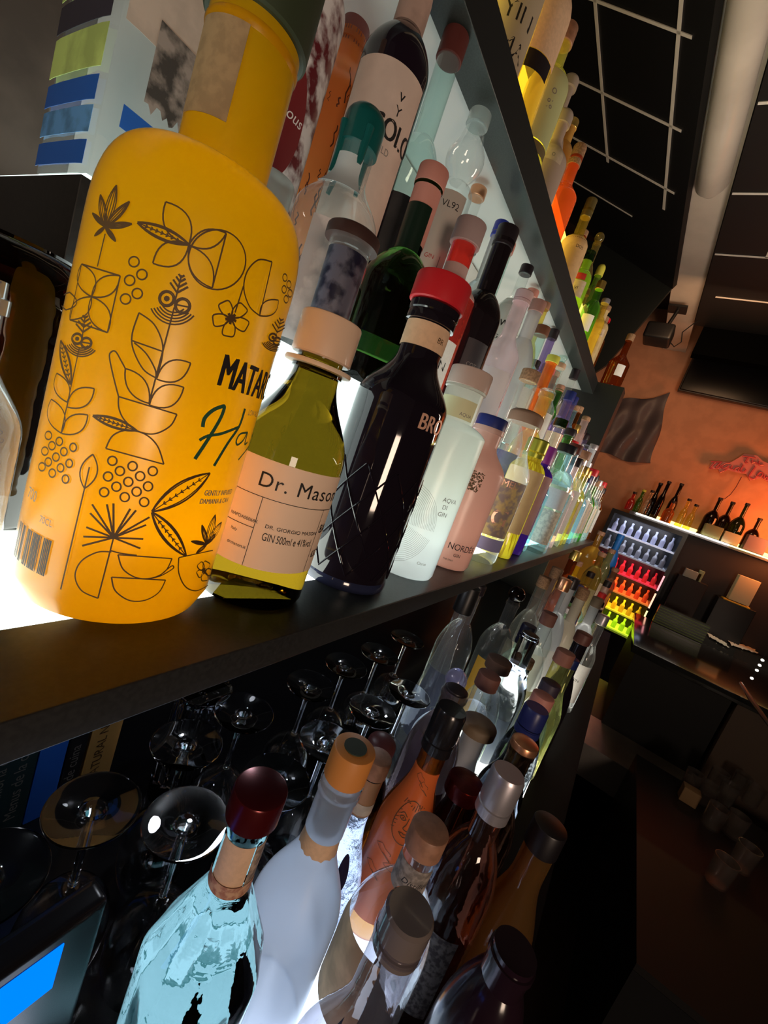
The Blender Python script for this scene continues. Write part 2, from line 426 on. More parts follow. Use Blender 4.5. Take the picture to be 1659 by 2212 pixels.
# ================================================================ the setting
def struct(name, o): return tag(o, kind='structure')
FLOOR = -EYE; ZC = -.57; ZM = -.119; ZT2 = .044; ZT3 = .093; ZU = .557
XE = 2.14                                     # far end of the shelf unit
floorm = pbr('dark_floor', (.012, .012, .012), rough=.35, noise=.5, nscale=6)
wallm = pbr('orange_plaster', (.62, .30, .17), rough=.8, noise=.12, nscale=9)
struct('f', box('floor', -1.5, 5.2, -3.0, 2.4, FLOOR - .05, FLOOR, floorm))
struct('w', box('wall_back', 4.62, 4.75, -3.0, 2.4, FLOOR, 2.0, wallm))
darkw = pbr('dark_wall_paint', (.05, .045, .045), rough=.8)
struct('w', box('wall_left', -1.5, 4.62, 2.3, 2.4, FLOOR, 2.0, darkw))
struct('w', box('wall_right', -1.5, 4.62, -3.0, -2.9, FLOOR, 2.0, darkw))
blackc = pbr('black_ceiling_panel', (.006, .006, .0065), rough=.55)
struct('w', box('ceiling', -1.5, 4.75, -3.0, 2.4, 1.95, 2.05, blackc))
# the shelf unit (middle shelf, its lit panel, the black stepped block, the end panel, the upper shelf)
frame = pbr('dark_shelf_laminate', (.026, .027, .027), rough=.38, noise=.25, nscale=400)
uframe = pbr('green_grey_shelf_laminate', (.050, .058, .055), rough=.30, noise=.2, nscale=400)
glowM = emis('lit_acrylic_white', (.92, 1.0, .90), 4.0)
glowS = emis('lit_acrylic_step', (.86, 1.0, .96), 1.3)
sh = empty('middle_shelf', (0, 0, ZM)); tag(sh, 'long dark middle shelf with lit white panel, carrying the orange-yellow bottle', 'shelf')
def kid(o, p): o.parent = p; o.location = Vector((0, 0, 0)) - p.location; return o
kid(box('front_rail', -.5, XE, .130, .181, ZM - .017, ZM, frame, None, .001), sh)
kid(box('back_board', -.5, XE, .2801, .60, ZM - .017, ZM, frame), sh)
kid(box('light_panel', -.5, XE, .1815, .2799, ZM - .015, ZM - .0008, glowM), sh)
kid(box('light_block_board', -.5, XE, .1812, .28, ZM - .0175, ZM - .0155, frame), sh)  # added unseen board, keeps the panel's light off the counter below
st = empty('display_step', (.14, .27, ZM)); tag(st, 'white lit acrylic display step behind the front row of bottles', 'display step')
kid(box('riser', .14, XE, .281, .288, ZM, ZT2 - .001, glowS), st)
kid(box('tread', .14, XE, .281, .3705, ZT2 - .008, ZT2, glowS), st)
blk = box('display_block', .131, XE, .372, .56, ZM, ZT3, pbr('black_block', (.016, .015, .014), rough=.45, noise=.3, nscale=200), None, .001)
tag(blk, 'black display block, the top step of the middle shelf, below the big beige label bottle', 'display block')
lit2 = box('lit_panel', .135, XE, .376, .555, ZT3 + .0002, ZT3 + .003, emis('lit_acrylic_top', (.80, 1.0, .95), 1.6)); tag(lit2, 'thin lit acrylic panel on the top step under the back row of bottles', 'light panel')
bw2 = box('brown_panel', -1.4, .199, .60, .62, ZM - .02, .50, pbr('brown_side_panel', (.10, .075, .06), rough=.6, noise=.4, nscale=12)); tag(bw2, 'dark brown panel at the left end behind the middle shelf', 'panel')
bw = box('back_board', .20, XE, .60, .62, ZM - .02, .50, pbr('grey_back_panel', (.55, .54, .52), rough=.6)); tag(bw, 'pale grey back panel behind the bottles of the middle shelf', 'panel')
us = empty('upper_shelf', (0, 0, .5)); tag(us, 'long green-grey upper shelf seen from below, with the yellow lit bottles standing on it', 'shelf')
kid(box('front_rail', -.5, XE, .385, .435, .50, ZU, uframe, None, .0012), us)
kid(box('front_edge', -.5, XE, .3845, .3856, .501, ZU - .001, pbr('black_edge_band', (.006, .007, .007), rough=.6)), us)
kid(box('underside_panel', -.5, XE, .4355, .62, .505, .515, pbr('pale_acrylic_underside', (.70, .68, .64), rough=.5)), us)
kid(box('shelf_board', -.5, XE, .4355, .62, .52, ZU, frame), us)
lr_ = box('light_panel', -.4, XE, .485, .489, ZU, .73, emis('lit_acrylic_yellow', (1.0, .74, .10), 1.5)); tag(lr_, 'upright yellow lit acrylic panel behind the front bottles of the upper shelf', 'light panel')
lt_ = box('display_step', -.4, XE, .4895, .62, ZU, .64, emis('lit_acrylic_yellow2', (1.0, .75, .16), 1.0)); tag(lt_, 'yellow lit step under the back bottles of the upper shelf', 'display step')
ep = box('end_panel', XE + .001, XE + .10, .272, .75, ZM - .017, ZU, pbr('black_end_panel', (.012, .014, .013), rough=.45)); tag(ep, 'black end panel closing the far end of the bottle shelves', 'panel')
ep2 = box('teal_panel', XE + .5, XE + .53, .335, .62, FLOOR, .62, pbr('teal_grey_panel', (.05, .065, .065), rough=.5)); tag(ep2, 'small teal-grey panel just beyond the black end panel of the shelves', 'panel')
# the counter under the shelf
cnt = empty('back_counter', (0, 0, ZC)); tag(cnt, 'black glossy back counter carrying upside-down glasses and bottles', 'counter')
ctop = pbr('black_glossy_counter', (.008, .008, .010), rough=.16)
kid(box('worktop', -.8, 2.6, .1555, .75, ZC - .03, ZC, ctop), cnt)
kid(box('light_panel', .08, .86, .055, .155, ZC - .02, ZC, emis('lit_acrylic_cool', (.66, .78, 1.0), 2.0)), cnt)
kid(box('light_panel', .8605, 2.6, .055, .155, ZC - .02, ZC, emis('lit_acrylic_warm', (1.0, .95, .82), 4.0)), cnt)
kid(box('light_panel', .8605, 2.6, -.02, .0545, ZC - .02, ZC + .0002, emis('lit_acrylic_warm', (1.0, .95, .82), 4.0)), cnt)
kid(box('front_edge', -.8, 2.6, -.10, .0545, ZC - .04, ZC, pbr('matt_black_edge', (.006, .006, .007), rough=.7, spec=.15)), cnt)
kid(box('cabinet', -.8, 2.6, -.05, .75, FLOOR, ZC - .041, pbr('black_cabinet', (.010, .010, .010), rough=.5)), cnt)
wl = box('wall_panel', -.8, 2.6, .75, .78, ZC, ZM - .02, pbr('black_wall_board', (.012, .012, .014), rough=.3)); tag(wl, 'black board behind the upside-down glasses under the middle shelf', 'panel')
# slanted black ceiling panel with white lines, the pale duct, black ceiling boards on the right
def sl(y): return 1.55 + .47 * (y - .4)
V = [(.2, .4), (3.36, .4), (3.36, 1.9), (.2, 1.9)]
sp = prism('slanted_ceiling_panel', [(x, y, sl(y)) for x, y in V], (0, -.014, .03), blackc)
tag(sp, 'slanted black ceiling panel drawn with thin white grid lines, left of the pale duct', 'ceiling panel')
linem = pbr('white_line_paint', (.80, .74, .66), rough=.7)
parts = []
def slq(x0, y0, x1, y1, wd):
    d = Vector((x1 - x0, y1 - y0, 0)).normalized(); nrm = Vector((-d.y, d.x, 0)) * wd / 2
    a = [Vector((x0, y0, 0)) + nrm, Vector((x1, y1, 0)) + nrm, Vector((x1, y1, 0)) - nrm, Vector((x0, y0, 0)) - nrm]
    return [(p.x, p.y, sl(p.y) + dz) for dz in (-.004, -.001) for p in a], [(0, 1, 2, 3), (7, 6, 5, 4), (0, 4, 5, 1), (1, 5, 6, 2), (2, 6, 7, 3), (3, 7, 4, 0)]
for y, x1 in ((.508, 2.62), (.846, 2.50)): parts.append(slq(.3, y, x1, y, .014))
for x in (1.30, 1.69, 2.08, 2.46): parts.append(slq(x, .46, x, 1.5, .012))
parts.append(slq(2.84, .70, 2.84, 1.4, .008))
gl_ = link('grid_lines', mesh('grid_lines', *merge(parts)), linem); gl_.parent = sp
bh = prism('bulkhead', [(3.37, .407, 1.56), (3.37, .60, 1.0), (3.37, .76, .80), (3.37, 1.9, .72), (3.37, 1.9, 2.0), (3.37, .407, 1.70)], (.03, 0, 0), pbr('black_bulkhead', (.010, .012, .011), rough=.5))
tag(bh, 'black bulkhead hanging behind the yellow lit bottles, in front of the orange wall', 'ceiling panel')
duct = empty('ceiling_duct', (2.2, .335, 1.56)); tag(duct, 'pale glossy ceiling duct running between the black ceiling panels', 'duct')
beige = pbr('cream_gloss_paint', (.66, .58, .50), rough=.22, noise=.15, nscale=3)
V, Fc = tube_data([(x, .315, 1.60) for x in (.2, 1.0, 2.0, 2.42)] + [(2.50, .315, 1.61)], [.066, .066, .066, .066, .03], 32)
kid(link('pipe', mesh('pipe', V, Fc, True), beige), duct)
kid(box('strip', .2, 4.6, .235, .42, 1.60, 1.63, beige), duct)
cb = empty('black_ceiling_board', (2, -.6, 1.56)); tag(cb, 'black ceiling boards with thin white joint lines, right of the pale duct', 'ceiling panel')
kid(box('board', .2, 3.9, -2.8, .225, 1.56, 1.60, blackc), cb)
kid(box('drop_edge', 3.9, 4.0, -2.8, .16, 1.36, 1.60, pbr('matt_black', (.002, .002, .002), rough=.9, spec=0)), cb)
parts = []
for x in (1.95, 2.43, 2.93, 3.42): parts.append(box_data(x - .006, x + .006, -2.0, .22 if x < 3 else .15, 1.557, 1.5595))
parts.append(box_data(.3, 2.93, -.02, -.008, 1.557, 1.5595))
kid(link('joint_lines', mesh('joint_lines', *merge(parts)), linem), cb)

# ================================================================ middle shelf: front row
MX, MY, MR = .1185, .200, .0425
matG = frosty('yellow_lacquered_glass', (1.0, .66, .010), (1.0, .55, .008), tl=.80, z0=0.0, z1=.17, tr=.0)
H = .273
root, P, surf, face = bottle('gin_bottle', 'big frosted orange-yellow bottle with black botanical line drawings, nearest on the middle shelf', MX, MY, ZM, H, MR, rn=.0185,
    z1=.160 / H, z2=.199 / H, kind='super', foot=.013, glass=matG, seg=96, cap=('flat', GREEND, .035, .0212))
# seal strip down one side of the neck
V, Fc = patch_data(surf, face - 1.25, face - .15, .212, .246, .0004, nu=10, nv=4); link('seal', mesh('seal', V, Fc, True), pbr('brown_paper_seal', (.36, .24, .12), rough=.8, noise=.2, nscale=200), root)
V, Fc = lathe_data([(.0186, .246), (.0190, .2475), (.0192, .2490), (.0186, .2500)], 48); link('neck_ring', mesh('neck_ring', V, Fc, True), matG, root)
art = []
def s2(u, z): return surf(u / MR, z, .0005)
def toS(p, q):                                # photo pixel -> unrolled surface of the bottle
    th, z = hitcyl(MX, MY, MR, p, q); 
    if th > 0: th -= 2 * pi
    return (th * MR, z - ZM)
def A1(x, y): return (x / 2.37, y / 2.37)
def A2(x, y): return (x / 2.37, y / 2.37 + 650)
LW = .00055
def draw(pts, wd=LW, closed=False):
    S = [toS(*p) for p in pts]; art.append(ribbon(s2, S, wd, closed))
def seg_(p, q, wd=LW, n=6): draw([(p[0] + (q[0] - p[0]) * i / n, p[1] + (q[1] - p[1]) * i / n) for i in range(n + 1)], wd)
def circ(c, r, wd=LW, sx=1.0, a0=0, a1=2 * pi, n=20):
    full = abs(a1 - a0) > 6.2; k = n if full else n + 1
    draw([(c[0] + r * sx * cos(a0 + (a1 - a0) * i / n), c[1] + r * sin(a0 + (a1 - a0) * i / n)) for i in range(k)], wd, full)
def bow(p, q, b, n=10):
    dx, dy = q[0] - p[0], q[1] - p[1]
    return [(p[0] + dx * t - dy * b * 4 * t * (1 - t), p[1] + dy * t + dx * b * 4 * t * (1 - t)) for t in [i / n for i in range(n + 1)]]
def leaf(p, q, b=.25, wd=LW, b2=None):
    draw(bow(p, q, b), wd); draw(bow(p, q, -(b2 if b2 is not None else b)), wd)
def pea(p, q, b=.13):
    leaf(p, q, b, LW * 1.5); leaf(p, q, b * .8, LW); seg_(p, q, LW * .8)
    dx, dy = q[0] - p[0], q[1] - p[1]; L = sqrt(dx * dx + dy * dy); nx, ny = -dy / L, dx / L
    for i in range(2, 9):
        t = i / 10; c = (p[0] + dx * t, p[1] + dy * t)
        for s_ in (1, -1):
            seg_(c, (c[0] + dx / L * 5 + s_ * nx * 4, c[1] + dy / L * 5 + s_ * ny * 4), LW * .9, 2)
def hemp(c, tips):
    for t in tips:
        for b in (.105, .06): leaf(c, t, b, LW * 1.0)
        seg_(c, t, LW * .8)
def through(pts, k=6):
    out = []
    for i in range(len(pts) - 1):
        p0 = pts[max(0, i - 1)]; p1 = pts[i]; p2 = pts[i + 1]; p3 = pts[min(len(pts) - 1, i + 2)]
        for j in range(k):
            t = j / k
            out.append(tuple(.5 * ((2 * p1[a]) + (-p0[a] + p2[a]) * t + (2 * p0[a] - 5 * p1[a] + 4 * p2[a] - p3[a]) * t * t + (-p0[a] + 3 * p1[a] - 3 * p2[a] + p3[a]) * t ** 3) for a in (0, 1)))
    out.append(pts[-1]); return out
a1 = lambda *q: [A1(*p) for p in q]
a2 = lambda *q: [A2(*p) for p in q]
hemp(A1(545, 1165), a1((600, 950), (520, 1000), (668, 1035), (480, 1095), (680, 1150), (490, 1212), (598, 1240)))
seg_(A1(545, 1200), A1(505, 1368))
Q = a1((425, 1355), (620, 1415), (555, 1705), (365, 1640)); c0 = A1(475, 1522)
for i in range(4): seg_(Q[i], Q[(i + 1) % 4]); leaf(c0, Q[i], .26)
for p in ((690, 1343), (730, 1408), (668, 1438), (706, 1505), (647, 1533)): circ(A1(*p), 26 / 2.37)
leaf(A1(968, 1255), A1(850, 1035), .26); leaf(A1(968, 1255), A1(785, 1350), .3); pea(A1(968, 1255), A1(708, 1143), .11)
circ(A1(1110, 1330), 153 / 2.37, sx=.95, n=40); leaf(A1(968, 1255), A1(1158, 1195), .24); leaf(A1(972, 1260), A1(1085, 1475), .22); seg_(A1(1158, 1195), A1(1085, 1475))
draw(through(a1((1390, 1340), (1320, 1330), (1262, 1390), (1245, 1480), (1275, 1570), (1325, 1615)))); seg_(A1(1390, 1340), A1(1325, 1615)); leaf(A1(1325, 1615), A1(1420, 1535), .3); seg_(A1(1243, 1465), A1(1200, 1600))
def flower(c, r, rot=0.0, sx=1.0):
    for k in range(5):
        a = rot + 2 * pi * k / 5; pts = []
        for t in (0, .25, .5, .75, 1, .75, .5, .25, 0): pass
        tip = (c[0] + r * sx * cos(a), c[1] + r * sin(a)); ux, uy = -sin(a), cos(a)
        draw(through([c, (c[0] + (tip[0] - c[0]) * .45 + ux * r * .32, c[1] + (tip[1] - c[1]) * .45 + uy * r * .32), (tip[0] + ux * r * .34, tip[1] + uy * r * .34), (tip[0] + (tip[0] - c[0]) * .08, tip[1] + (tip[1] - c[1]) * .08),
            (tip[0] - ux * r * .34, tip[1] - uy * r * .34), (c[0] + (tip[0] - c[0]) * .45 - ux * r * .32, c[1] + (tip[1] - c[1]) * .45 - uy * r * .32), c], 4))
        seg_(c, (c[0] + (tip[0] - c[0]) * .35, c[1] + (tip[1] - c[1]) * .35), LW * 2, 2)
flower(A1(1180, 1630), 36, .5)
def bee(c1, c2, r, top, k=1.0):
    circ(c1, r); circ(c1, r * .8); circ(c2, r); circ(c2, r * .8)
    for a in range(5): seg_((c1[0] - r * .35 * cos(a * .63), c1[1] - r * .35 * sin(a * .63)), (c1[0] + r * .35 * cos(a * .63), c1[1] + r * .35 * sin(a * .63)), LW * 1.4, 2)
    seg_((c2[0] - r, c2[1] - r * .2), (c2[0] + r, c2[1] + r * .2))
    mid = ((c1[0] + c2[0]) / 2, (c1[1] + c2[1]) / 2); seg_(mid, top)
    dx, dy = top[0] - mid[0], top[1] - mid[1]
    for t in (.35, .55, .75, .92):
        q = (mid[0] + dx * t, mid[1] + dy * t); ln = .35 * (1.2 - t)
        for s_ in (1, -1): seg_(q, (q[0] + dx * ln - s_ * dy * ln * 1.1, q[1] + dy * ln + s_ * dx * ln * 1.1), LW * 1.3, 2)
    for i in range(5):
        R_ = r * (1.9 + .38 * i); cc = (mid[0] - dx * .0, mid[1] - r * .6)
        circ(cc, R_, LW, .95, radians(50 - i * 2), radians(148 + i * 2), 12)
bee(A1(855, 1530), A1(935, 1567), 17, A1(930, 1410))
bee(A2(402, 196), A2(448, 217), 12, A2(443, 80))
bee(A2(1392, 185), A2(1413, 205), 9, A2(1435, 90))
seg_(A1(893, 1575), A2(763, 527), LW, 12); seg_(A2(412, 245), A2(320, 675), LW, 10)
draw(through(a2((800, 395), (735, 350), (685, 250), (680, 170), (715, 62)))); draw(through(a2((715, 62), (790, 120), (832, 215), (828, 300), (800, 395)))); seg_(A2(680, 205), A2(830, 258)); draw(through(a2((690, 215), (750, 270), (795, 350), (800, 395))))
leaf(A2(802, 400), A2(975, 318), .28); leaf(A2(765, 525), A2(645, 347), .22); leaf(A2(765, 533), A2(940, 442), .28)
draw(through(a2((610, 490), (585, 390), (565, 290), (575, 262), (597, 262), (625, 310), (645, 347)))); seg_(A2(610, 490), A2(905, 580)); draw(through(a2((905, 580), (870, 640), (790, 680), (705, 665), (640, 610), (612, 550), (610, 490)), 6))
pea(A2(700, 663), A2(480, 588), .1)
draw(through(a2((545, 755), (580, 690), (650, 662), (740, 680), (805, 740), (838, 835)))); seg_(A2(545, 755), A2(838, 835))
for p in ((578, 818), (680, 845), (782, 870), (616, 870), (718, 896), (556, 898), (658, 925), (758, 948), (598, 950), (700, 975), (536, 978), (640, 1003), (738, 1028)): circ(A2(*p), 23 / 2.37, LW * 1.1)
for p in ((255, 690), (310, 720), (380, 750), (273, 742), (333, 772), (237, 770), (293, 800), (360, 832), (254, 825), (316, 855), (222, 850), (274, 882), (341, 912)): circ(A2(*p), 21 / 2.37, LW * 1.1, .8)
leaf(A2(350, 520), A2(298, 372), .24); leaf(A2(350, 545), A2(488, 450), .28); leaf(A2(320, 678), A2(270, 505), .24); leaf(A2(322, 680), A2(455, 585), .28); pea(A2(368, 430), A2(318, 205), .1)
leaf(A2(437, 960), A2(480, 785), .24); seg_(A2(462, 850), A2(437, 960)); seg_(A2(437, 960), A2(315, 1475), LW, 12)
for p in ((475, 1040), (550, 1040), (583, 1035), (668, 1062), (697, 1070), (765, 1105), (748, 1145), (733, 1217), (718, 1265), (445, 1157), (430, 1205), (424, 1252), (465, 1085)): seg_(A2(583, 1210), A2(*p), LW * 1.4, 4)
seg_(A2(583, 1210), A2(503, 1520), LW, 8); draw(through(a2((572, 1283), (500, 1285), (420, 1330), (388, 1405), (420, 1480), (503, 1520)))); draw(through(a2((565, 1275), (620, 1290), (700, 1300))))
seg_(A2(605, 1297), A2(878, 1317), LW, 8); draw(through(a2((605, 1297), (630, 1370), (700, 1415), (780, 1415), (845, 1380), (878, 1317))))
seg_(A2(572, 1412), A2(845, 1427), LW, 8); draw(through(a2((572, 1412), (590, 1480), (660, 1530), (740, 1530), (810, 1490), (845, 1427)))); draw(through(a2((760, 1420), (820, 1405), (880, 1370), (885, 1357), (872, 1357), (820, 1400))))
seg_(A2(912, 1312), A2(1085, 1275), LW, 6); draw(through(a2((912, 1312), (912, 1390), (945, 1460), (1000, 1482), (1060, 1455))))
pea(A2(777, 1077), A2(1072, 880), .13); pea(A2(777, 1080), A2(950, 1305), .13)
hemp(A2(1055, 1245), a2((1030, 1145), (1098, 1092), (975, 1228), (1130, 1130), (1000, 1290), (1100, 1190))); flower(A2(1040, 1380), 20, .2, .7)
for i, p in enumerate(((1455, 1420), (1475, 1455), (1450, 1480), (1480, 1500), (1460, 1530))): circ(A1(*p), 8, LW, .6)
leaf(A1(365, 1500), A1(345, 1590), .5)
link('drawing', mesh('drawing', *merge(art)), INKB, root)
def mtext(s, p, capx, mat, xs=1.0, bold=0.0, shear=0.0, space=1.0, name='lettering'):
    (u, z) = toS(*p); (u2, z2) = toS(*capx); h = abs(z2 - z)
    V, Fc = text_on(surf, MR, s, u / MR, z, h, xs, .0006, 'L', bold, shear, space); link(name, mesh(name, V, Fc), mat, root)
mtext('MATARO', A2(1098, 425), A2(1130, 258), INK, .52, .02)
mtext('LOW ALC', A2(1262, 582), A2(1268, 553), INKGR, .7)
mtext('GENTLY INFUSED', A2(1038, 993), A2(1045, 966), INKGR, .72, .01)
mtext('DAMIANA & CAN', A2(1015, 1036), A2(1022, 1010), INKGR, .72, .01)
mtext('700', A2(150, 1000), A2(160, 945), INKGR, .75)
mtext('70CL', A2(208, 1128), A2(215, 1095), INKGR, .75)
art2 = []
for pts, wd in ((((1035, 645), (1045, 600), (1085, 560), (1130, 540), (1145, 545), (1120, 610), (1060, 710), (995, 808)), .0016), (((1250, 550), (1220, 640), (1160, 730), (1092, 843)), .0015), (((1018, 712), (1060, 690), (1130, 678), (1215, 645)), .0013),
        (((1262, 672), (1225, 680), (1205, 715), (1212, 735), (1240, 712), (1262, 672), (1248, 730), (1262, 722)), .0010), (((1295, 665), (1270, 740), (1215, 812)), .0010), (((1285, 690), (1310, 672), (1318, 700), (1285, 730)), .0009), (((1345, 660), (1320, 740), (1280, 812)), .0009)):
    S = [toS(*q) for q in through(a2(*pts), 5)]; art2.append(ribbon(s2, S, wd))
link('script_lettering', mesh('script_lettering', *merge(art2)), INKG, root)
# bar code
bc = []
p0, p1, p2 = A2(112, 1120), A2(280, 1192), A2(85, 1310)
u0, z0_ = toS(*p0); u1, z1_ = toS(*p1); _, zb_ = toS(*p2)
r3 = random.Random(3)
for i in range(30):
    if r3.random() < .25: continue
    ua = u0 + (u1 - u0) * i / 30; wd = abs(u1 - u0) / 30 * r3.choice((.5, .8, .95))
    bc.append(([s2(ua, z0_), s2(ua + wd, z0_), s2(ua + wd, zb_), s2(ua, zb_)], [(0, 1, 2, 3)]))
link('bar_code', mesh('bar_code', *merge(bc)), INK, root)

# Dr. Mason --------------------------------------------------------------
bx, by, bR = .1928, .183, .0325
olive = solid('olive_amber_glass', (.085, .052, .0025), ior=1.35)
def zz(ax, ay, R, p, q): return hitcyl(ax, ay, R, p, q)[1] - ZM
Hm = .152
root, P, surf, face = bottle('gin_bottle', 'round amber bottle with white stopper and cream text label, right beside the orange-yellow bottle', bx, by, ZM, Hm, bR, rn=.0135, z1=.60, z2=.93, kind='slope', foot=.005, glass=olive, seg=64)
c = link('cap', cap_mesh('flat', .0178, .0235), pbr('cream_stopper', (.78, .56, .40), rough=.4, coat=.3), root); c.location.z = Hm - .0035
V, Fc = lathe_data([(.0136, .1425), (.0196, .1428), (.0200, .1440), (.0196, .1452), (.0136, .1455)], 40); link('neck_ring', mesh('neck_ring', V, Fc, True), pbr('cream_ring', (.76, .58, .42), rough=.5), root)
zt = .0875; zbm = .0265
def lth(p): return hitcyl(bx, by, bR, *p)
ms = pbr('cream_label', (.93, .70, .52), rough=.6)
V, Fc = patch_data(surf, face - 1.25, face + 1.30, zbm, zt, .0003, nu=40, nv=4); lab = link('label', mesh('label', V, Fc, True), ms, root)
def m2(u, z): return surf(u / bR, z, .0008)
def mline(u0, za, u1, zb2, wd=.00035):
    n = 48; return ribbon(m2, [((face * bR + u0 + (u1 - u0) * i / n), za + (zb2 - za) * i / n) for i in range(n + 1)], wd)
U = lambda p: hitcyl(bx, by, bR, *p)[0] * bR - face * bR + (2 * pi * bR if hitcyl(bx, by, bR, *p)[0] * bR - face * bR < -pi * bR else 0)
uA = U((565, 1100)); uB = U((672, 1165)); uD = U((556, 1046)); uG = U((565, 1160)); uM = U((520, 1030))
L_ = [mline(-.036, .0670, .042, .0670), mline(uA - .001, .0670, uA - .001, zbm), mline(uB + .002, .0670, uB + .002, zbm), mline(-.036, .049, uA - .001, .049), mline(uM - .004, .0875, uM - .004, .067)]
link('rule_lines', mesh('rule_lines', *merge(L_)), INK, lab)
for s, u, z, h, xs in (('Dr. Mason', uD, .0725, .0082, .98), ('DR. GIORGIO MASON', uG, .0510, .0021, 1.12), ('GIN', uG, .0438, .0045, .62), ('500ml e 41%vol.', uG + .0078, .0438, .0045, .56), ('NAPOA00068K', uG - .021, .052, .0018, 1.0), ('Italy', uG - .018, .044, .0017, 1.0), ('drmason.it', uG - .018, .036, .0019, 1.0), ('8A', uB + .004, .052, .0055, .9), ('65C', uB + .004, .036, .0045, .7)):
    V, Fc = text_on(surf, bR, s, face + u / bR, z, h, xs, .0009, space=1.1 if s.startswith('Dr.') else 1.0); link('lettering', mesh('lettering', V, Fc), INK, lab)

# black faceted gin (copper lettering) ------------------------------------
blkfac = pbr('black_faceted_glass', (.010, .007, .012), rough=.05, coat=.4)
bx, by, bR = .292, .182, .0365
Hb = .2205
root, P, surf, face = bottle('gin_bottle', 'black glass bottle with red cap, cream neck band and diamond cut lower half', bx, by, ZM, Hb, bR, rn=.0165, z1=.665, z2=.84, kind='slope', foot=.006, glass=blkfac, seg=64)
c = link('cap', cap_mesh('flat', .0215, .020), REDCAP, root); c.location.z = Hb + .002
V, Fc = lathe_data([(.0166, .208), (.0192, .2085), (.0192, .2145), (.0186, .2155), (.0195, .2165), (.0195, .2215), (.0, .2222)], 40); link('neck_ring', mesh('neck_ring', V, Fc, True), BLACKG, root)
V, Fc = patch_data(surf, face - 1.6, face + 1.6, .1895, .2075, .0004, nu=24, nv=3); nl = link('neck_label', mesh('neck_label', V, Fc, True), KRAFT, root)
V, Fc = text_on(surf, .017, 'BR', face + .55, .196, .004, 1, .0009); link('lettering', mesh('lettering', V, Fc), INKB, nl)
# diamond relief: raised ridges crossing on the lower body
rid = []
for k in range(10):
    for s_ in (1, -1):
        pts = []
        for i in range(14):
            t = i / 13; th = 2 * pi * k / 10 + s_ * t * 1.55; pts.append(surf(th, .012 + t * .085, .0001))
        rid.append(tube_data(pts, .00075, 6))
link('diamond_relief', mesh('diamond_relief', *merge(rid), True), blkfac, root)
V, Fc = text_on(surf, bR, 'BRO', face + .42, .133, .0115, .8, .0007, bold=.03); link('lettering', mesh('lettering', V, Fc), INKC, root)
V, Fc = lathe_data([(.0364, .0), (.0372, .003), (.0372, .006), (.0362, .009)], 64); link('base_ring', mesh('base_ring', V, Fc, True), pbr('dark_blue_glass', (.02, .025, .06), rough=.08, coat=.3), root)

# frosted 'Citrus' gin -----------------------------------------------------
bx, by = .386, .178
frost2 = frosty('frosted_white_glass', (.92, .94, .86), (.92, .97, 1.0), tl=.75, z0=.02, z1=.10, tr=.05)
root, P, surf, face = bottle('gin_bottle', 'tall frosted white bottle with fine ring pattern beside the black diamond cut bottle', bx, by, ZM, .197, .0345, rn=.0185, z1=.74, z2=.79, kind='round', foot=.005, glass=frost2, seg=64,
    cap=('flat', pbr('pale_peach_cap', (.62, .48, .42), rough=.3, coat=.3), .018, .0205))
V, Fc = patch_data(surf, face - 1.2, face + .9, .158, .176, .0004, nu=16, nv=3); pl_ = link('neck_label', mesh('neck_label', V, Fc, True), pbr('lime_sheen_paper', (.74, .74, .45), rough=.6), root)
V, Fc = text_on(surf, .0185, 'AQUA', face + .1, .161, .003, 1, .0008); link('lettering', mesh('lettering', V, Fc), INKGR, pl_)
rings = []
for i in range(17):
    r_ = .008 + i * .0019; pts = []
    for k in range(28):
        a = 2 * pi * k / 28; u = -.012 + r_ * cos(a) * .8; z = .052 + r_ * sin(a)
        if z > .012 and abs(u) < .036: pts.append((face * .0345 + u, z))
    if len(pts) > 3: rings.append(ribbon(lambda u, z: surf(u / .0345, z, .0005), pts, .00022))
link('ring_pattern', mesh('ring_pattern', *merge(rings)), INKGR, root)
for s, u, z, h in (('AQVA', .016, .082, .0042), ('DI', .018, .075, .0042), ('GIN', .016, .068, .0042), ('Citrus', .014, .018, .0028)):
    V, Fc = text_on(surf, .0345, s, face + u / .0345, z, h, 1, .0007); link('lettering', mesh('lettering', V, Fc), INKGR, root)
# pink 'NORDES' with dotted map --------------------------------------------
bx, by = .490, .180
pinkm = frosty('peach_lacquered_glass', (.86, .55, .47), tl=.45)
root, P, surf, face = bottle('gin_bottle', 'peach pink bottle with navy cap and dotted world map print', bx, by, ZM, .176, .0365, rn=.0165, z1=.68, z2=.86, kind='slope', foot=.006, glass=pinkm, seg=64, cap=('flat', NAVY, .016, .018))
dots = []; r5 = random.Random(5)
for k in range(1300):
    t = r5.random(); 
    if k % 3 == 0: u = r5.uniform(-.016, .014); z = .108 + r5.uniform(-.012, .010); 
    elif k % 3 == 1: z = r5.uniform(.022, .072); wv = .012 * sin((z - .018) / .058 * pi) ** .7; u = -.020 + r5.uniform(-.3, 1.0) * wv * 1.2
    else: z = r5.uniform(.075, .112); u = -.017 + r5.uniform(-.5, 1) * .016 * (z - .068) / .05
    if r5.random() < .12: continue
    th = face + u / .0365; s_ = .00062
    dots.append(([surf(th - s_ / .0365, z - s_, .0005), surf(th + s_ / .0365, z - s_, .0005), surf(th + s_ / .0365, z + s_, .0005), surf(th - s_ / .0365, z + s_, .0005)], [(0, 1, 2, 3)]))
link('map_print', mesh('map_print', *merge(dots)), INKB, root)
for s, u, z, h in (('NORDÉS', .004, .026, .0075), ('GIN', .014, .018, .004), ('THE SPIRIT', .004, .012, .002)):
    V, Fc = text_on(surf, .0365, s, face + u / .0365, z, h, .9, .0007); link('lettering', mesh('lettering', V, Fc), INK, root)

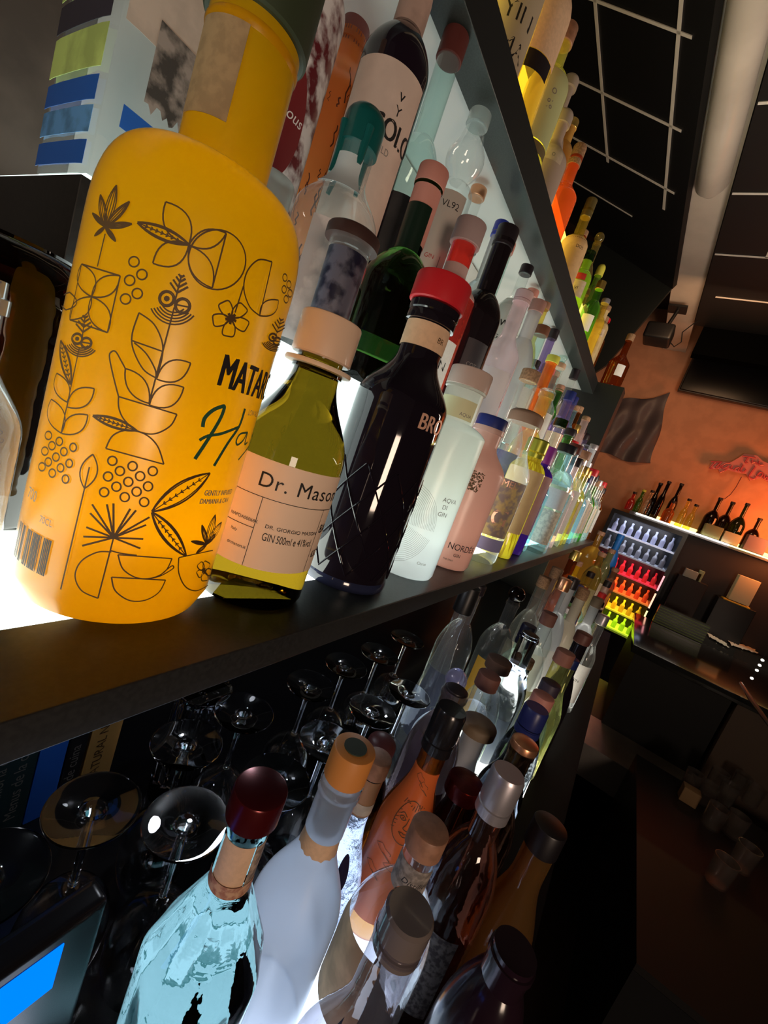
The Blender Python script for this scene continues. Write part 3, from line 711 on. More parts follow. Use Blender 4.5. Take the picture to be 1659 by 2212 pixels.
def simple(name, label, x, y, zb, ztop, R, **k):
    return bottle(name, label, x, y, zb, ztop - zb, R, **k)
G1 = 'bottles in the front row of the middle shelf'
LBL = lambda *t: list(t)
simple('gin_bottle', 'stubby clear bottle with brown round stopper, citrus pictures and a big gold G', .604, .178, ZM, .092, .036, rn=.020, z1=.60, z2=.80, kind='slope', foot=.006, glass=CLEAR, group=G1, cap=('dome', pbr('brown_disc_cap', (.30, .19, .13), rough=.5), .020, .024),
    labels=[(.20, .58, 0, 1.25, pbr('smoky_citrus_print', (.30, .25, .24), rough=.5, noise=.55, nscale=90, col2=(.62, .50, .22)), [('MEL', .002, .53, .009, INKC), ('G', .004, .27, .026, INKC)]), (.10, .185, 0, 1.3, pbr('lilac_print', (.30, .30, .55), rough=.5), [('70cl 41%', -.02, .125, .004, INKW)])])
ribg = dict(facet=(24, .05, 1.0))
simple('gin_bottle', 'slim ribbed yellow bottle with gold green top, front row of the middle shelf', .712, .176, ZM, .066, .029, rn=.016, z1=.78, z2=.88, glass=pbr('yellow_ribbed_glass', (.90, .74, .04), rough=.15, trans=.5), group=G1, facet=(20, .06, .99), cap=('ring', pbr('gold_green_cap', (.40, .42, .05), rough=.3, metal=.6), .03, .0175),
    labels=[(.24, .80, 0, 1.2, pbr('tan_print', (.68, .48, .24), rough=.6, noise=.1), [('THE', -.008, .55, .004, INKR), ('GIN', -.01, .47, .008, INKR), ('TERS', -.009, .39, .006, INKR)])])
simple('gin_bottle', 'slim violet bottle with purple cap beside the ribbed yellow bottle', .800, .180, ZM, .068, .030, rn=.016, z1=.78, z2=.88, glass=pbr('violet_glass', (.10, .03, .50), rough=.1, trans=.3), group=G1, cap=('flat', pbr('purple_cap', (.33, .05, .42), rough=.35), .032, .018),
    labels=[(.22, .80, 0, 1.2, pbr('mauve_print', (.55, .32, .34), rough=.6, noise=.1), [('THE', -.008, .55, .004, INKR), ('GIN', -.01, .47, .008, INKR), ('TERS', -.009, .39, .006, INKR)])])
simple('gin_bottle', 'pale blue clear bottle with white label between the violet bottle and the square bottle', .885, .190, ZM, .075, .032, rn=.014, z1=.60, z2=.75, glass=BLUEG, group=G1, cap=('flat', DARKCAP, .02, .016), labels=[(.22, .5, 0, 1.0, PAPERW, [('GF', -.006, .3, .012, INKGR)])])
simple('gin_bottle', 'broad square clear bottle with black brush strokes and cream floral label', .955, .176, ZM, .105, .040, rn=.016, z1=.66, z2=.80, kind='round', sq=5, rot=-2.6, glass=AQUA, group=G1, cap=('flat', pbr('black_flat_cap', (.02, .02, .025), rough=.3), .018, .02),
    labels=[(.10, .42, 0, .75, pbr('cream_flower_paper', (.80, .76, .62), rough=.7, noise=.3, nscale=160), []), (.44, .62, 0, .7, PAPERW, [('/', -.012, .47, .02, INK), ('l', .004, .47, .018, INK), ('\\', .014, .47, .014, INK)])])
for i, (x, R, gm, cm, lm, ds, H_) in enumerate(((1.055, .030, BLUEG, DKRED, PAPERB, 'turquoise based bottle with beige label and dark stopper', .24), (1.135, .028, PINKG, DARKCAP, PAPERW, 'pale pink bottle with white label', .22),
        (1.215, .030, CLEAR, WOODCAP, PAPERW, 'clear bottle with leafy white label and wooden stopper', .25), (1.30, .026, YELG, GOLD, None, 'slim glowing yellow bottle with gold top', .22), (1.375, .026, YELG, GOLD, PAPERB, 'slim golden bottle with tan label and gold top', .22),
        (1.45, .030, BLUEG, NAVY, None, 'light blue bottle with navy cap', .21), (1.53, .028, CLEAR, REDCAP, PAPERW, 'clear bottle with red cap and white label', .24), (1.61, .030, CLEAR, DARKCAP, PAPERB, 'clear bottle with black cap', .23),
        (1.70, .030, GREENG, CORK, PAPERB, 'olive green bottle with cork and beige label', .22), (1.79, .030, CLEAR, SILVERCAP, PAPERW, 'clear bottle with silver cap and white label', .23), (1.88, .030, AQUA, WOODCAP, PAPER, 'aqua bottle with wooden stopper and cream label', .22), (1.97, .028, CLEAR, REDCAP, PAPERB, 'clear bottle with red cap and beige label', .24), (2.06, .030, AMBER, DARKCAP, PAPERW, 'amber bottle with white label, nearest the black end panel', .22))):
    ln = [(.15, .62, 0, 1.1, lm, [('GIN', -.01, .4, .007, INK), ('DRY', -.008, .3, .004, INK)])] if lm else []
    simple('gin_bottle', ds + ', front row of the middle shelf', x, .178, ZM, ZM + H_, R, rn=.013, z1=.62, z2=.76, kind=('round', 'slope')[i % 2], glass=gm, group=G1, cap=('flat', cm, .022, .0155), labels=ln, seg=28)
# neighbours behind the front row, still on the low step
simple('gin_bottle', 'clear bottle with black cracked-wax neck and dark disc stopper behind the amber bottle', .255, .2475, ZM, .131, .031, rn=.0145, z1=.52, z2=.72, kind='slope', glass=CLEAR, cap=('dome', pbr('dark_brown_disc', (.05, .025, .022), rough=.4), .012, .0205),
    labels=[(.74, .985, 0, 2.4, pbr('cracked_black_wax', (.012, .012, .03), rough=.35, noise=.5, nscale=90, col2=(.10, .10, .14)), [], 'neck_label')], facet=(8, .06, .5))
# ================================================================ second and third step of the middle shelf
G2 = 'bottles on the lit steps of the middle shelf'
def at_top(p, y):                              # cap-top pixel of a bottle standing in the row at depth y
    q = atY(*p, y); return q.x, q.z
def row(label, p, y, zb, R, **k):
    x, zt = at_top(p, y); zt = min(zt, .494); k.setdefault('group', G2)
    nm = k.pop('name', 'gin_bottle'); ins = k.pop('inset', .010)
    return bottle(nm, label, x, y, zb, zt - zb - ins, R, **k)
T2, T3 = ZT2, ZT3 + .003
# far left
def canister():
    x, y = .088, .322
    root, P, s, f = bottle('liqueur_bottle', 'big dark brown bottle with rounded shoulder at the left edge, behind the orange-yellow bottle', x, y, ZM, .150, .046, rn=.03, z1=.80, z2=.99, kind='flat', glass=BROWN, seg=48)
canister()
bottle('decanter', 'clear glass jug at the left edge in front of the dark brown bottle', .045, .222, ZM, .125, .030, rn=.018, z1=.55, z2=.80, kind='slope', glass=CLEAR, cap=('dome', REDCAP, .01, .012), cat='jug', seg=48)
# rock label bottle
x, y = .181, .423
root, P, surf, face = bottle('gin_bottle', 'large square clear bottle, beige rock label in front, blue and yellow stripes on its side', x, y, T3, .30, .0465, rn=.02, z1=.86, z2=.95, sq=11, rot=-pi / 2, glass=CLEAR,
    labels=[(.32, .86, 0, .74, pbr('beige_torn_label', (.50, .42, .35), rough=.8, noise=.12, nscale=60), [('MEZ', .012, .40, .010, INKGR)])] +
    [(a, b, -pi / 2, .70, m_, [], 'stripe') for a, b, m_ in ((.02, .07, BLUEP), (.085, .14, pbr('sky_paint', (.14, .38, .75), rough=.5, noise=.4, nscale=60)), (.15, .20, BLUEP), (.215, .30, pbr('lime_paint', (.62, .78, .22), rough=.5, noise=.3, nscale=30)), (.31, .37, pbr('charcoal_paint', (.04, .035, .05), rough=.5)), (.38, .42, MATS['lime_paint']), (.43, .48, MATS['charcoal_paint']))])
V, Fc = patch_data(surf, face - .45, face + .78, .062, .112, .0008, nu=24, nv=4, wav=.006); link('rock_drawing', mesh('rock_drawing', V, Fc, True), pbr('rock_print', (.30, .26, .23), rough=.8, noise=.8, nscale=70, col2=(.05, .045, .04)), root)
V, Fc = patch_data(surf, face - .62, face + .78, .038, .052, .0008, nu=24, nv=2); link('blue_stripe', mesh('blue_stripe', V, Fc, True), BLUEP, root)
# Generous gin
x, y = .279, .427
root, P, surf, face = bottle('gin_bottle', 'white and maroon speckled bottle with a dark red oval emblem, behind the orange-yellow bottle', x, y, T3, .345, .047, rn=.016, z1=.72, z2=.86, kind='slope', glass=pbr('speckled_white_maroon', (.70, .66, .66), rough=.3, col2=(.12, .015, .02), nscale=55, coat=.3), seg=64, cap=('flat', KRAFT, .04, .018))
Vo = []; n = 40; cz = .135; cu = .002
Vo = [surf(face + (cu + .034 * a * cos(2 * pi * k / n)) / .047, cz + .056 * a * sin(2 * pi * k / n), .0008) for a in (0, .25, .5, .75, 1) for k in range(n)]
Fo = [(j * n + k, j * n + (k + 1) % n, (j + 1) * n + (k + 1) % n, (j + 1) * n + k) for j in range(4) for k in range(n)]
em = link('emblem', mesh('emblem', Vo, Fo, True), pbr('maroon_emblem', (.17, .018, .02), rough=.45), root)
for s, u, z, h, sh_ in (('Generous', -.016, .138, .0092, .3), ('GIN', -.008, .120, .009, 0), ('PURPLE', -.008, .111, .005, 0), ('Y', .004, .165, .009, 0)):
    V, Fc = text_on(surf, .045, s, face + u / .045, z, h, .9, .0012, shear=sh_); link('lettering', mesh('lettering', V, Fc), INKW, em)
V, Fc = patch_data(surf, face - .2, face + .35, .262, .30, .0008, nu=10, nv=3); sl_ = link('seal', mesh('seal', V, Fc, True), INKR, root)
V, Fc = text_on(surf, .03, 'Generous', face + .05, .268, .006, .8, .0012); link('lettering', mesh('lettering', V, Fc), INKW, sl_)
root, P, surf, face = bottle('gin_bottle', 'tall bottle with textured bark-like glass glowing orange, top centre left', .425, .515, T3, .36, .046, group=G2, rn=.018, z1=.78, z2=.92, kind='slope', glass=frosty('orange_bark_glass', (1.0, .34, .09), (1.0, .50, .16), tl=.8, z0=.02, z1=.25), cap=('flat', DKRED, .03, .018))
stk = []; r9 = random.Random(9)
for k in range(70):
    u = r9.uniform(-.06, .06); z = r9.uniform(.02, .27); L_ = r9.uniform(.01, .05)
    stk.append(ribbon(lambda a, b: surf(face + a / .046, b, .0006), [(u + .0012 * sin(i * 2.1 + k), z + L_ * i / 5) for i in range(6)], r9.uniform(.0006, .0018)))
link('bark_texture', mesh('bark_texture', *merge(stk)), pbr('burnt_streaks', (.10, .02, .008), rough=.5), root)
bottle('gin_bottle', 'bright blue bottle glimpsed behind the dark bottle with the tall cream label', .470, .515, T3, .38, .034, group=G2, rn=.014, z1=.86, z2=.93, glass=pbr('cobalt_glass', (.02, .04, .75), rough=.1, trans=.4), cap=('flat', DARKCAP, .03, .017), labels=[(.74, .82, 0, 1.2, PAPERW, [])])
# Solo
row('dark bottle with tall pinkish cream label and a pale wooden stopper', (905, -15), .413, T3, .040, rn=.0155, z1=.80, z2=.915, kind='round', glass=pbr('dark_plum_glass', (.014, .008, .014), rough=.06, coat=.3), cap=('dome', pbr('pinkish_wood', (.50, .34, .28), rough=.7, noise=.2), .055, .018),
    labels=[(.16, .765, -.05, 1.15, pbr('pinkish_cream_label', (.72, .55, .46), rough=.7, noise=.1, nscale=25), [('SOLO', -.004, .57, .021, INK, dict(xs=.72, bold=.02)), ('WILD', .002, .53, .007, INKGR, dict(xs=.8)), ('v', .014, .68, .012, INK), ('Y', .014, .64, .010, INK)])])
row('round-shouldered clear bottle with dark grey printed panel and dark red stopper', (985, 40), .408, T3, .037, rn=.0145, z1=.56, z2=.72, kind='round', glass=AQUA, cap=('flat', DKRED, .03, .017),
    labels=[(.06, .50, .2, 1.0, pbr('charcoal_print', (.07, .07, .075), rough=.5, noise=.2), [('GIN ARTISAN', -.004, .08, .010, INKW, dict(vert=True, xs=.8)), ('BATCH 70CL', .008, .08, .007, INKW, dict(vert=True, xs=.8)), ('DRY 45', -.016, .1, .007, INKW, dict(vert=True, xs=.8))])])
row('clear bottle with a glass bulb neck and narrow ruled label', (1040, 243), .405, T3, .030, rn=.014, z1=.72, z2=.77, kind='round', bulb=.015, glass=CLEAR, cap=('flat', thin('cap_glass', (.85, .92, .9), dust=.45), .018, .017),
    labels=[(.22, .70, 0, .75, pbr('greyish_label', (.58, .52, .46), rough=.7), [('VL92', -.012, .64, .009, INK), ('GIN', -.012, .45, .006, INKR), ('15 | 178', -.014, .3, .004, INKR), ('I', .010, .24, .09, INKGR, dict(xs=.1))])])
row('clear bottle with copper stopper squeezed behind the glass bulb neck bottle', (1062, 366), .47, T3, .034, rn=.013, z1=.55, z2=.70, glass=CLEAR, cap=('flat', COPPER, .018, .016))
row('small bottle with black neck foil in front of the pale back panel', (1058, 430), .53, T3, .03, rn=.012, z1=.5, z2=.70, glass=CLEAR, cap=('flat', DARKCAP, .06, .013))
row('frosted clear bottle with blue screw cap in front of the pale back panel', (1080, 472), .43, T3, .037, rn=.013, z1=.56, z2=.72, glass=frosty('milky_glass', (.85, .9, .9), tl=.6, tr=.45), cap=('ring', BLUEC, .028, .0155), labels=[(.10, .5, 0, 1.0, PAPERW, [('DRY GIN', -.012, .3, .008, INK)])])
row('pale green clear bottle with black and peach stopper just below the shelf', (1127, 488), .455, T3, .033, rn=.013, z1=.5, z2=.72, kind='slope', glass=AQUA, cap=('dome', SALMON, .03, .015))
row('clear bottle with plain grey label and bold black lettering, under the upper shelf', (1135, 560), .42, T3, .034, rn=.012, z1=.74, z2=.86, kind='slope', glass=CLEAR, cap=('flat', DARKCAP, .02, .015), labels=[(.18, .80, 0, 1.0, pbr('grey_label', (.60, .58, .54), rough=.7), [('WILD', -.016, .62, .014, INK, dict(bold=.03)), ('GARDEN', -.018, .54, .010, INK, dict(bold=.03)), ('BERRY GIN', -.010, .48, .005, INKGR)])])
# second step
root, P, surf, face = row('clear bottle dripping with teal wax, its label bearing a big 3', (795, 250), .325, T2, .039, rn=.016, z1=.60, z2=.80, kind='slope', glass=CLEAR, cap=('dome', TEALW, .036, .0185), seg=48,
    labels=[(.04, .54, .35, .85, pbr('smudged_label', (.55, .47, .45), rough=.7, noise=.35, nscale=40), [('TRINITY', .0, .42, .0105, INKR, dict(bold=.02)), ('GIN', .004, .38, .004, INK), ('3', -.006, .24, .017, INK), ('60%', -.012, .10, .005, INK)]), (.70, .85, -.3, .75, pbr('translucent_tag', (.50, .56, .58), rough=.6), [('Y', -.004, .78, .010, INK), ('O', -.005, .71, .009, BLUEP, dict(bold=.1))], 'neck_label')])
for a in (.2, 1.5, 2.8, 4.2):
    V, Fc = tube_data([surf(a, z, .0005) for z in (P.H * .97, P.H * .90, P.H * .84, P.H * (.78 - .05 * sin(a)))], [.004, .0035, .003, .002], 8); link('wax_drip', mesh('wax_drip', V, Fc, True), TEALW, root)
bottle('gin_bottle', 'plain clear bottle tucked between the orange-yellow bottle and the teal wax bottle', .232, .325, T2, .105, .035, rn=.016, z1=.5, z2=.8, kind='slope', glass=CLEAR, group=G2, cap=('flat', pbr('dusty_glass_stopper', (.5, .52, .5), rough=.3, trans=.6), .02, .018))
row('tall green wine-like bottle with salmon capsule and bright lime liquid line', (940, 365), .326, T2, .041, rn=.0155, z1=.48, z2=.66, kind='round', glass=solid('bottle_green', (.022, .06, .010), ior=1.3), cap=('flat', SALMON, .02, .0175), seg=64,
    labels=[(.70, .95, 0, 3.1, SALMON, [], 'neck_foil'), (.66, .86, -.35, 1.1, pbr('dark_bottle_green_foil', (.008, .02, .012), rough=.3), [], 'neck_label')])
row('bright red transparent bottle with grey stopper and white label', (1018, 488), .326, T2, .040, rn=.0165, z1=.66, z2=.78, kind='slope', neck_top=1.0, glass=REDG, cap=('flat', pbr('greyish_stopper', (.42, .30, .29), rough=.5), .03, .021), seg=48,
    labels=[(.14, .42, .1, .95, PAPERW, [('JUN', .0, .26, .012, INK), ('DRY', .004, .22, .004, INK)]), (.66, .82, 0, 1.2, pbr('pale_red_band', (.6, .4, .38), rough=.6), [], 'neck_label')])
row('tall black wine-shaped bottle with a wavy silver outline emblem', (1098, 498), .326, T2, .0385, rn=.0155, z1=.58, z2=.72, kind='round', glass=pbr('black_wine_glass', (.012, .008, .010), rough=.08, coat=.3), cap=('flat', DARKCAP, .03, .017), seg=48,
    labels=[(.12, .46, .5, .5, pbr('dark_silver_label', (.035, .03, .035), rough=.5), [('COT', -.010, .33, .006, INKGR)])])
row('clear bottle with pink-red base and red lettering, beside the black wine-shaped bottle', (1135, 630), .326, T2, .035, rn=.0145, z1=.60, z2=.76, kind='slope', glass=thin('blush_glass', (.98, .84, .86), dust=.35), cap=('ring', pbr('pale_pink_cap', (.62, .42, .42), rough=.5), .022, .0165), labels=[(.02, .10, 0, 1.2, PINKP, []), (.15, .5, .2, .8, pbr('blush_label', (.62, .54, .54), rough=.7), [('KUM', -.004, .28, .012, INKR)])])
row('frosty bottle with pinkish brown stopper, beside the black wine-shaped bottle', (1172, 668), .330, T2, .034, rn=.014, z1=.6, z2=.78, glass=frosty('milky_glass2', (.9, .88, .88), tl=.6, tr=.3), cap=('flat', pbr('rosy_wood', (.45, .24, .2), rough=.6), .024, .016))
# crowd: smaller, farther bottles of the steps
crowd = [  # label, pixel of the cap top, row depth, step height, R, glass, cap kind, cap mat, cap h, label mat, text
 ('embossed clear bottle with peach cap', (1162, 608), .45, T3, .034, CLEAR, 'flat', SALMON, .02, None, ''),
 ('clear bottle with glowing rimmed wooden stopper', (1178, 650), .43, T3, .033, YELG, 'flat', WOODCAP, .018, PAPER, 'No.3'),
 ('stubby pale green bottle with brown stopper and round badge', (1168, 690), .326, T2, .036, AQUA, 'flat', pbr('brown_stopper', (.22, .09, .05), rough=.5), .02, PAPERW, '1897'),
 ('orange liquid bottle with yellow disc stopper', (1198, 768), .326, T2, .034, ORANGEG, 'flat', YELP, .018, None, ''),
 ('clear bottle with pale wood disc stopper', (1212, 782), .326, T2, .035, CLEAR, 'flat', pbr('pale_wood', (.62, .42, .28), rough=.6), .014, PAPERW, 'GIN'),
 ('bottle with black cap leaning shadowed under the shelf', (1200, 700), .44, T3, .032, PURPG, 'flat', DARKCAP, .03, PAPERW, 'X'),
 ('green tinted bottle with faceted glass stopper', (1222, 755), .455, T3, .032, AQUA, 'ball', AQUA, .035, None, ''),
 ('clear bottle with navy band and white lettering', (1150, 800), .246, ZM, .034, CLEAR, 'flat', CORK, .02, NAVY, 'VILLA'),
 ('bottle with leafy cream label and yellow green base', (1185, 835), .246, ZM, .034, YELG, 'dome', CLEAR, .02, PAPERB, '~'),
 ('dark necked bottle with orange band', (1235, 850), .326, T2, .030, PURPG, 'flat', NAVY, .03, KRAFT, ''),
 ('silvery bottle with tall dark neck', (1248, 800), .42, T3, .030, CLEAR, 'flat', DARKCAP, .04, PAPERW, ''),
 ('clear bottle with white diamond label', (1215, 905), .246, ZM, .030, CLEAR, 'flat', DKGREEN, .02, PAPERW, 'G'),
 ('green glass bottle with round shoulders', (1238, 930), .246, ZM, .030, GREENG, 'flat', DARKCAP, .02, PAPERB, ''),
 ('bright turquoise bottle with dark blue neck', (1218, 955), .178 + .02, ZM, .0, None, '', None, 0, None, ''),
 ('peach round bottle with dark crown stopper', (1262, 925), .326, T2, .030, PINKG, 'dome', DARKCAP, .03, PAPERW, ''),
 ('violet starry bottle with square white tag', (1268, 965), .246, ZM, .028, PURPG, 'flat', CLEAR, .03, PAPERW, ''),
 ('white labelled bottle standing near the end panel', (1285, 960), .246, ZM, .028, WHITEF, 'flat', SILVERCAP, .02, PAPERW, ''),
]
for (d, p, y, zb, R, gm, ck, cm, ch, lm, tx) in crowd:
    if not gm: continue
    ln = [(.12, .55, .1, 1.0, lm, ([(tx, -.012, .36, .010, INK if lm is not NAVY else INKW)] if tx else []))] if lm else []
    row(d + ' on the middle shelf', p, y, zb, R, rn=.0135, z1=.56, z2=.74, kind=('slope', 'round')[len(d) % 2], glass=gm, cap=(ck, cm, ch, .0165), labels=ln, seg=28)
# the far third of the steps, shrinking toward the end panel
GM = [CLEAR, AQUA, BLUEG, YELG, WHITEF, GREENG, PINKG, PURPG, AMBER, CLEAR, CLEAR, AQUA]
GN = ['clear', 'pale aqua', 'light blue', 'yellow', 'frosted white', 'green', 'pink', 'violet', 'amber', 'clear', 'clear', 'pale aqua']
CM = [(CORK, 'cork'), (DARKCAP, 'black cap'), (WOODCAP, 'wooden stopper'), (SILVERCAP, 'silver cap'), (REDCAP, 'red cap'), (GOLD, 'gold cap'), (NAVY, 'navy cap')]
LMs = [(PAPERW, 'white label'), (PAPERB, 'beige label'), (PAPER, 'cream label'), (None, 'no label'), (NAVY, 'navy label')]
ordw = ['nearest', 'second', 'third', 'fourth', 'fifth', 'sixth', 'seventh', 'eighth', 'ninth', 'tenth', 'eleventh', 'twelfth', 'thirteenth', 'fourteenth', 'fifteenth', 'sixteenth', 'seventeenth', 'eighteenth', 'nineteenth', 'twentieth']
def fill_row(xs, y, zb, where, group, hr=(.21, .30), rr=(.026, .031), seed=1, glass=None, endname='the black end panel', cat='bottle', name='gin_bottle', lab=True):
    r = random.Random(seed); n = len(xs)
    for i, x in enumerate(xs):
        g = r.choice(range(len(GM))) if glass is None else r.choice(glass)
        c = r.choice(CM); l = r.choice(LMs) if lab else (None, 'no label'); R = r.uniform(*rr); H = r.uniform(*hr)
        k = n - 1 - i
        pos = f'{ordw[k]} from {endname}' if k else f'nearest {endname}'
        ln = [(.12, .55, .1, 1.0, l[0], [(r.choice(('GIN', 'DRY', 'No.5', 'SEA')), -.012, .36, .009, INKW if l[0] is NAVY else INK)])] if l[0] else []
        bottle(name, f'{GN[g]} bottle, {c[1]}, {where}, {pos}', x, y + r.uniform(-.008, .008), zb, H, R, rn=r.uniform(.012, .015), z1=r.uniform(.5, .66), z2=r.uniform(.70, .82),
            kind=r.choice(('round', 'slope')), glass=GM[g], cap=(r.choice(('flat', 'dome', 'ring')), c[0], r.uniform(.018, .034), .0165), labels=ln, group=group, seg=24, cat=cat)
fill_row([1.52 + .088 * i for i in range(7)], .326, T2, 'second step', 'far bottles on the second step', seed=11)
fill_row([1.30 + .09 * i for i in range(9)], .445, T3, 'top step', 'far bottles on the top step', seed=12, hr=(.24, .33))
fill_row([1.32 + .09 * i for i in range(9)], .246, ZM, 'low step behind front row', 'far bottles behind the front row', seed=13, hr=(.23, .30))

# ================================================================ upper shelf, lit yellow from behind
G3 = 'yellow lit bottles on the upper shelf'
YW = frosty('cream_ceramic', (.72, .60, .42), tl=.35)
def up(label, p, y, R, **k):
    x, zt = at_top(p, y); zb = ZU if y < .48 else .64
    k.setdefault('glass', YELG); k.setdefault('rn', .014); k.setdefault('z1', .58); k.setdefault('z2', .76)
    return bottle('gin_bottle', label, x, y, zb, zt - zb - .008, R, group=G3, **k)
up('bottle with brown label and black brush letters at the top edge of the picture', (1170, -150), .435, .040, cap=('flat', DARKCAP, .03, .018), labels=[(.05, .6, .1, 1.1, pbr('tan_brush_label', (.45, .36, .24), rough=.7), [('YIN', -.02, .3, .022, INK), ('MA', -.012, .1, .022, INK)])])
up('large bottle with cream neck label and a black ring, glowing yellow at its foot', (1250, -110), .440, .043, glass=thin('straw_glass', (.95, .82, .40), dust=.2), cap=('flat', CORK, .03, .018), labels=[(.34, .80, 0, 1.35, KRAFT, []), (.25, .335, -.2, 1.2, DARKCAP, [])])
up('bottle with pale green label and a knot emblem', (1222, 30), .435, .040, glass=thin('limey_glass', (.85, .88, .40), dust=.25), cap=('flat', WOODCAP, .03, .017), labels=[(.16, .66, .1, 1.15, pbr('pale_green_label', (.50, .52, .25), rough=.7), [('o', .004, .48, .014, INKGR), ('%', .002, .38, .014, INKGR)]), (.08, .15, .1, 1.15, pbr('olive_band', (.16, .12, .05), rough=.6), [])])
up('grey stoneware bottle with brown collar, squat and rounded', (1235, 170), .532, .044, z1=.45, z2=.70, kind='round', glass=pbr('grey_stoneware', (.34, .27, .22), rough=.6, noise=.1), cap=('dome', pbr('stone_cap', (.36, .30, .25), rough=.6), .03, .02))
up('cream ceramic bottle with oval white badge', (1222, 245), .435, .040, z1=.50, z2=.74, kind='slope', glass=pbr('taupe_ceramic', (.42, .32, .26), rough=.5), cap=('dome', pbr('stone_cap2', (.4, .33, .27), rough=.6), .03, .018), labels=[(.42, .62, .2, .5, PAPERB, [('o', -.006, .46, .010, INKGR)])])
up('bottle fading from yellow into red', (1238, 262), .532, .038, z1=.66, z2=.84, kind='round', glass=frosty('yellow_red_lacquer', (.85, .50, .12), (.70, .02, .02), tl=.5, z0=.06, z1=.22), cap=('flat', GOLD, .02, .016))
up('orange red bottle with tall pale stopper', (1250, 328), .442, .037, z1=.55, z2=.72, kind='slope', glass=thin('red_orange_glass', (.90, .30, .12), dust=.35), cap=('ring', CORK, .045, .0155))
up('bottle wrapped in tan paper with long gold neck', (1275, 443), .442, .037, z1=.55, z2=.68, kind='round', glass=thin('gold_neck_glass', (.70, .58, .18), dust=.2), cap=('flat', pbr('olive_foil', (.28, .22, .08), rough=.3, metal=.6), .05, .015), labels=[(.08, .62, 0, 1.9, pbr('tan_wrap', (.58, .38, .18), rough=.8, noise=.15), [('DOS', .004, .48, .008, INK)])])
up('dark red bottle beside the tan wrapped bottle', (1262, 500), .532, .036, z1=.6, z2=.75, glass=pbr('ox_blood_glass', (.16, .02, .015), rough=.2), cap=('flat', CORK, .02, .016))
up('slim bottle with round glass stopper behind the tan wrapped bottle', (1292, 512), .532, .030, cap=('ball', YELG, .035, .018))
up('leafy green bottle with red seal', (1276, 548), .44, .033, z1=.62, z2=.78, glass=thin('leaf_green_glass', (.45, .68, .12), dust=.35), cap=('flat', DKGREEN, .03, .016), labels=[(.30, .55, -.1, .8, PAPERB, [('VI', -.006, .4, .010, INK)]), (.56, .66, -.1, .5, INKR, [])])
up('second leafy green bottle with pale yellow stopper', (1300, 580), .532, .033, z1=.62, z2=.80, glass=thin('leaf_green_glass', (.45, .68, .12), dust=.35), cap=('dome', YELP, .05, .017))
up('deep green slim bottle with white tag', (1300, 612), .44, .032, z1=.6, z2=.76, glass=GREENG, cap=('flat', GOLD, .03, .016), labels=[(.25, .50, 0, .7, PAPERW, [])])
up('tan square bottle with wide cork', (1312, 665), .44, .036, sq=5, rot=-2.7, z1=.7, z2=.8, glass=pbr('sandy_ceramic', (.58, .44, .22), rough=.6, noise=.2), cap=('flat', CORK, .02, .018), labels=[(.5, .62, 0, .5, PAPERB, [('G', 0, .52, .010, INK)])])
fill_row([1.93, 2.02, 2.10], .442, ZU, 'upper shelf', 'far yellow lit bottles of the upper shelf', seed=21, glass=[3, 3, 8, 0], hr=(.22, .28))
fill_row([1.78, 1.87, 1.96, 2.05], .54, .64, 'lit step of the upper shelf', 'far yellow lit bottles on the raised step of the upper shelf', seed=22, glass=[3, 3, 8, 5], hr=(.2, .25))
p_ = atX(1322, 760, XE - .03)
bottle('gin_bottle', 'round amber green bottle with cream tag, last on the upper shelf beside the orange wall', XE + .052, .340, ZU, .23, .045, rn=.014, z1=.45, z2=.68, kind='slope', glass=AMBER, cap=('flat', CORK, .03, .017), labels=[(.2, .42, .3, .4, PAPERW, [])], group=G3)

# ================================================================ the counter: upside-down wine glasses
GW = 'upside-down wine glasses on the black counter'
wine = solid('wine_glass', (.97, .98, .98), ior=1.18)
wine = pbr('wine_glass2', (.98, .99, .99), rough=.0, trans=1.0, ior=1.45)
def wine_glass(label, x, y, s=1.0):
    r = empty('wine_glass', (x, y, ZC), 0); tag(r, label, 'glass', GW)
    h = .185 * s
    # bowl resting on its rim (thin wall), stem and foot on top
    out = [(.030, 0), (.0345, .012), (.038, .030), (.0385, .048), (.035, .066), (.025, .082), (.012, .092), (.0045, .098)]
    inn = [(r_ - .0012, z_) for r_, z_ in out[:-1]]; inn = [(inn[0][0], 0)] + inn[1:] + [(0, .0925)]
    pr = inn[::-1] + out + [(.0036, .108), (.0034, .150), (.0045, .166), (.010, .1745), (.020, .1800), (.036, .1825), (.0372, .1838), (.0365, .185), (.012, .1848), (0, .1846)]
    pr = [(a * s, b * s) for a, b in pr]
    if 'wg_bowl' not in MATS:
        k = 15
        V, Fc = lathe_data([p for p in pr[:16]] + [(0, .0985 * s)], 40); MATS['wg_bowl'] = mesh('bowl', V, Fc, True, 50); MATS['wg_bowl'].materials.append(wine)
        V, Fc = lathe_data([(0, .098), (.0042, .099), (.0036, .108), (.0033, .130), (.0034, .150), (.0045, .166), (.008, .174), (0, .175)], 20); MATS['wg_stem'] = mesh('stem', V, Fc, True, 50); MATS['wg_stem'].materials.append(wine)
        V, Fc = lathe_data([(0, .1752), (.008, .1752), (.020, .1806), (.0355, .1822), (.0372, .1832), (.0376, .1842), (.0368, .1852), (.0345, .1850), (.022, .1834), (.0125, .1822), (.0105, .1812), (.0085, .1830), (.0, .1836)], 56); MATS['wg_foot'] = mesh('foot', V, Fc, True, 25); MATS['wg_foot'].materials.append(wine)
    for nm in ('bowl', 'stem', 'foot'):
        link(nm, MATS['wg_' + nm], None, r)
def wpos(p): q = atZ(*p, -.386); return (.252, .226) if p == (410, 1812) else (.200, .286) if p == (220, 1740) else (q.x, q.y)
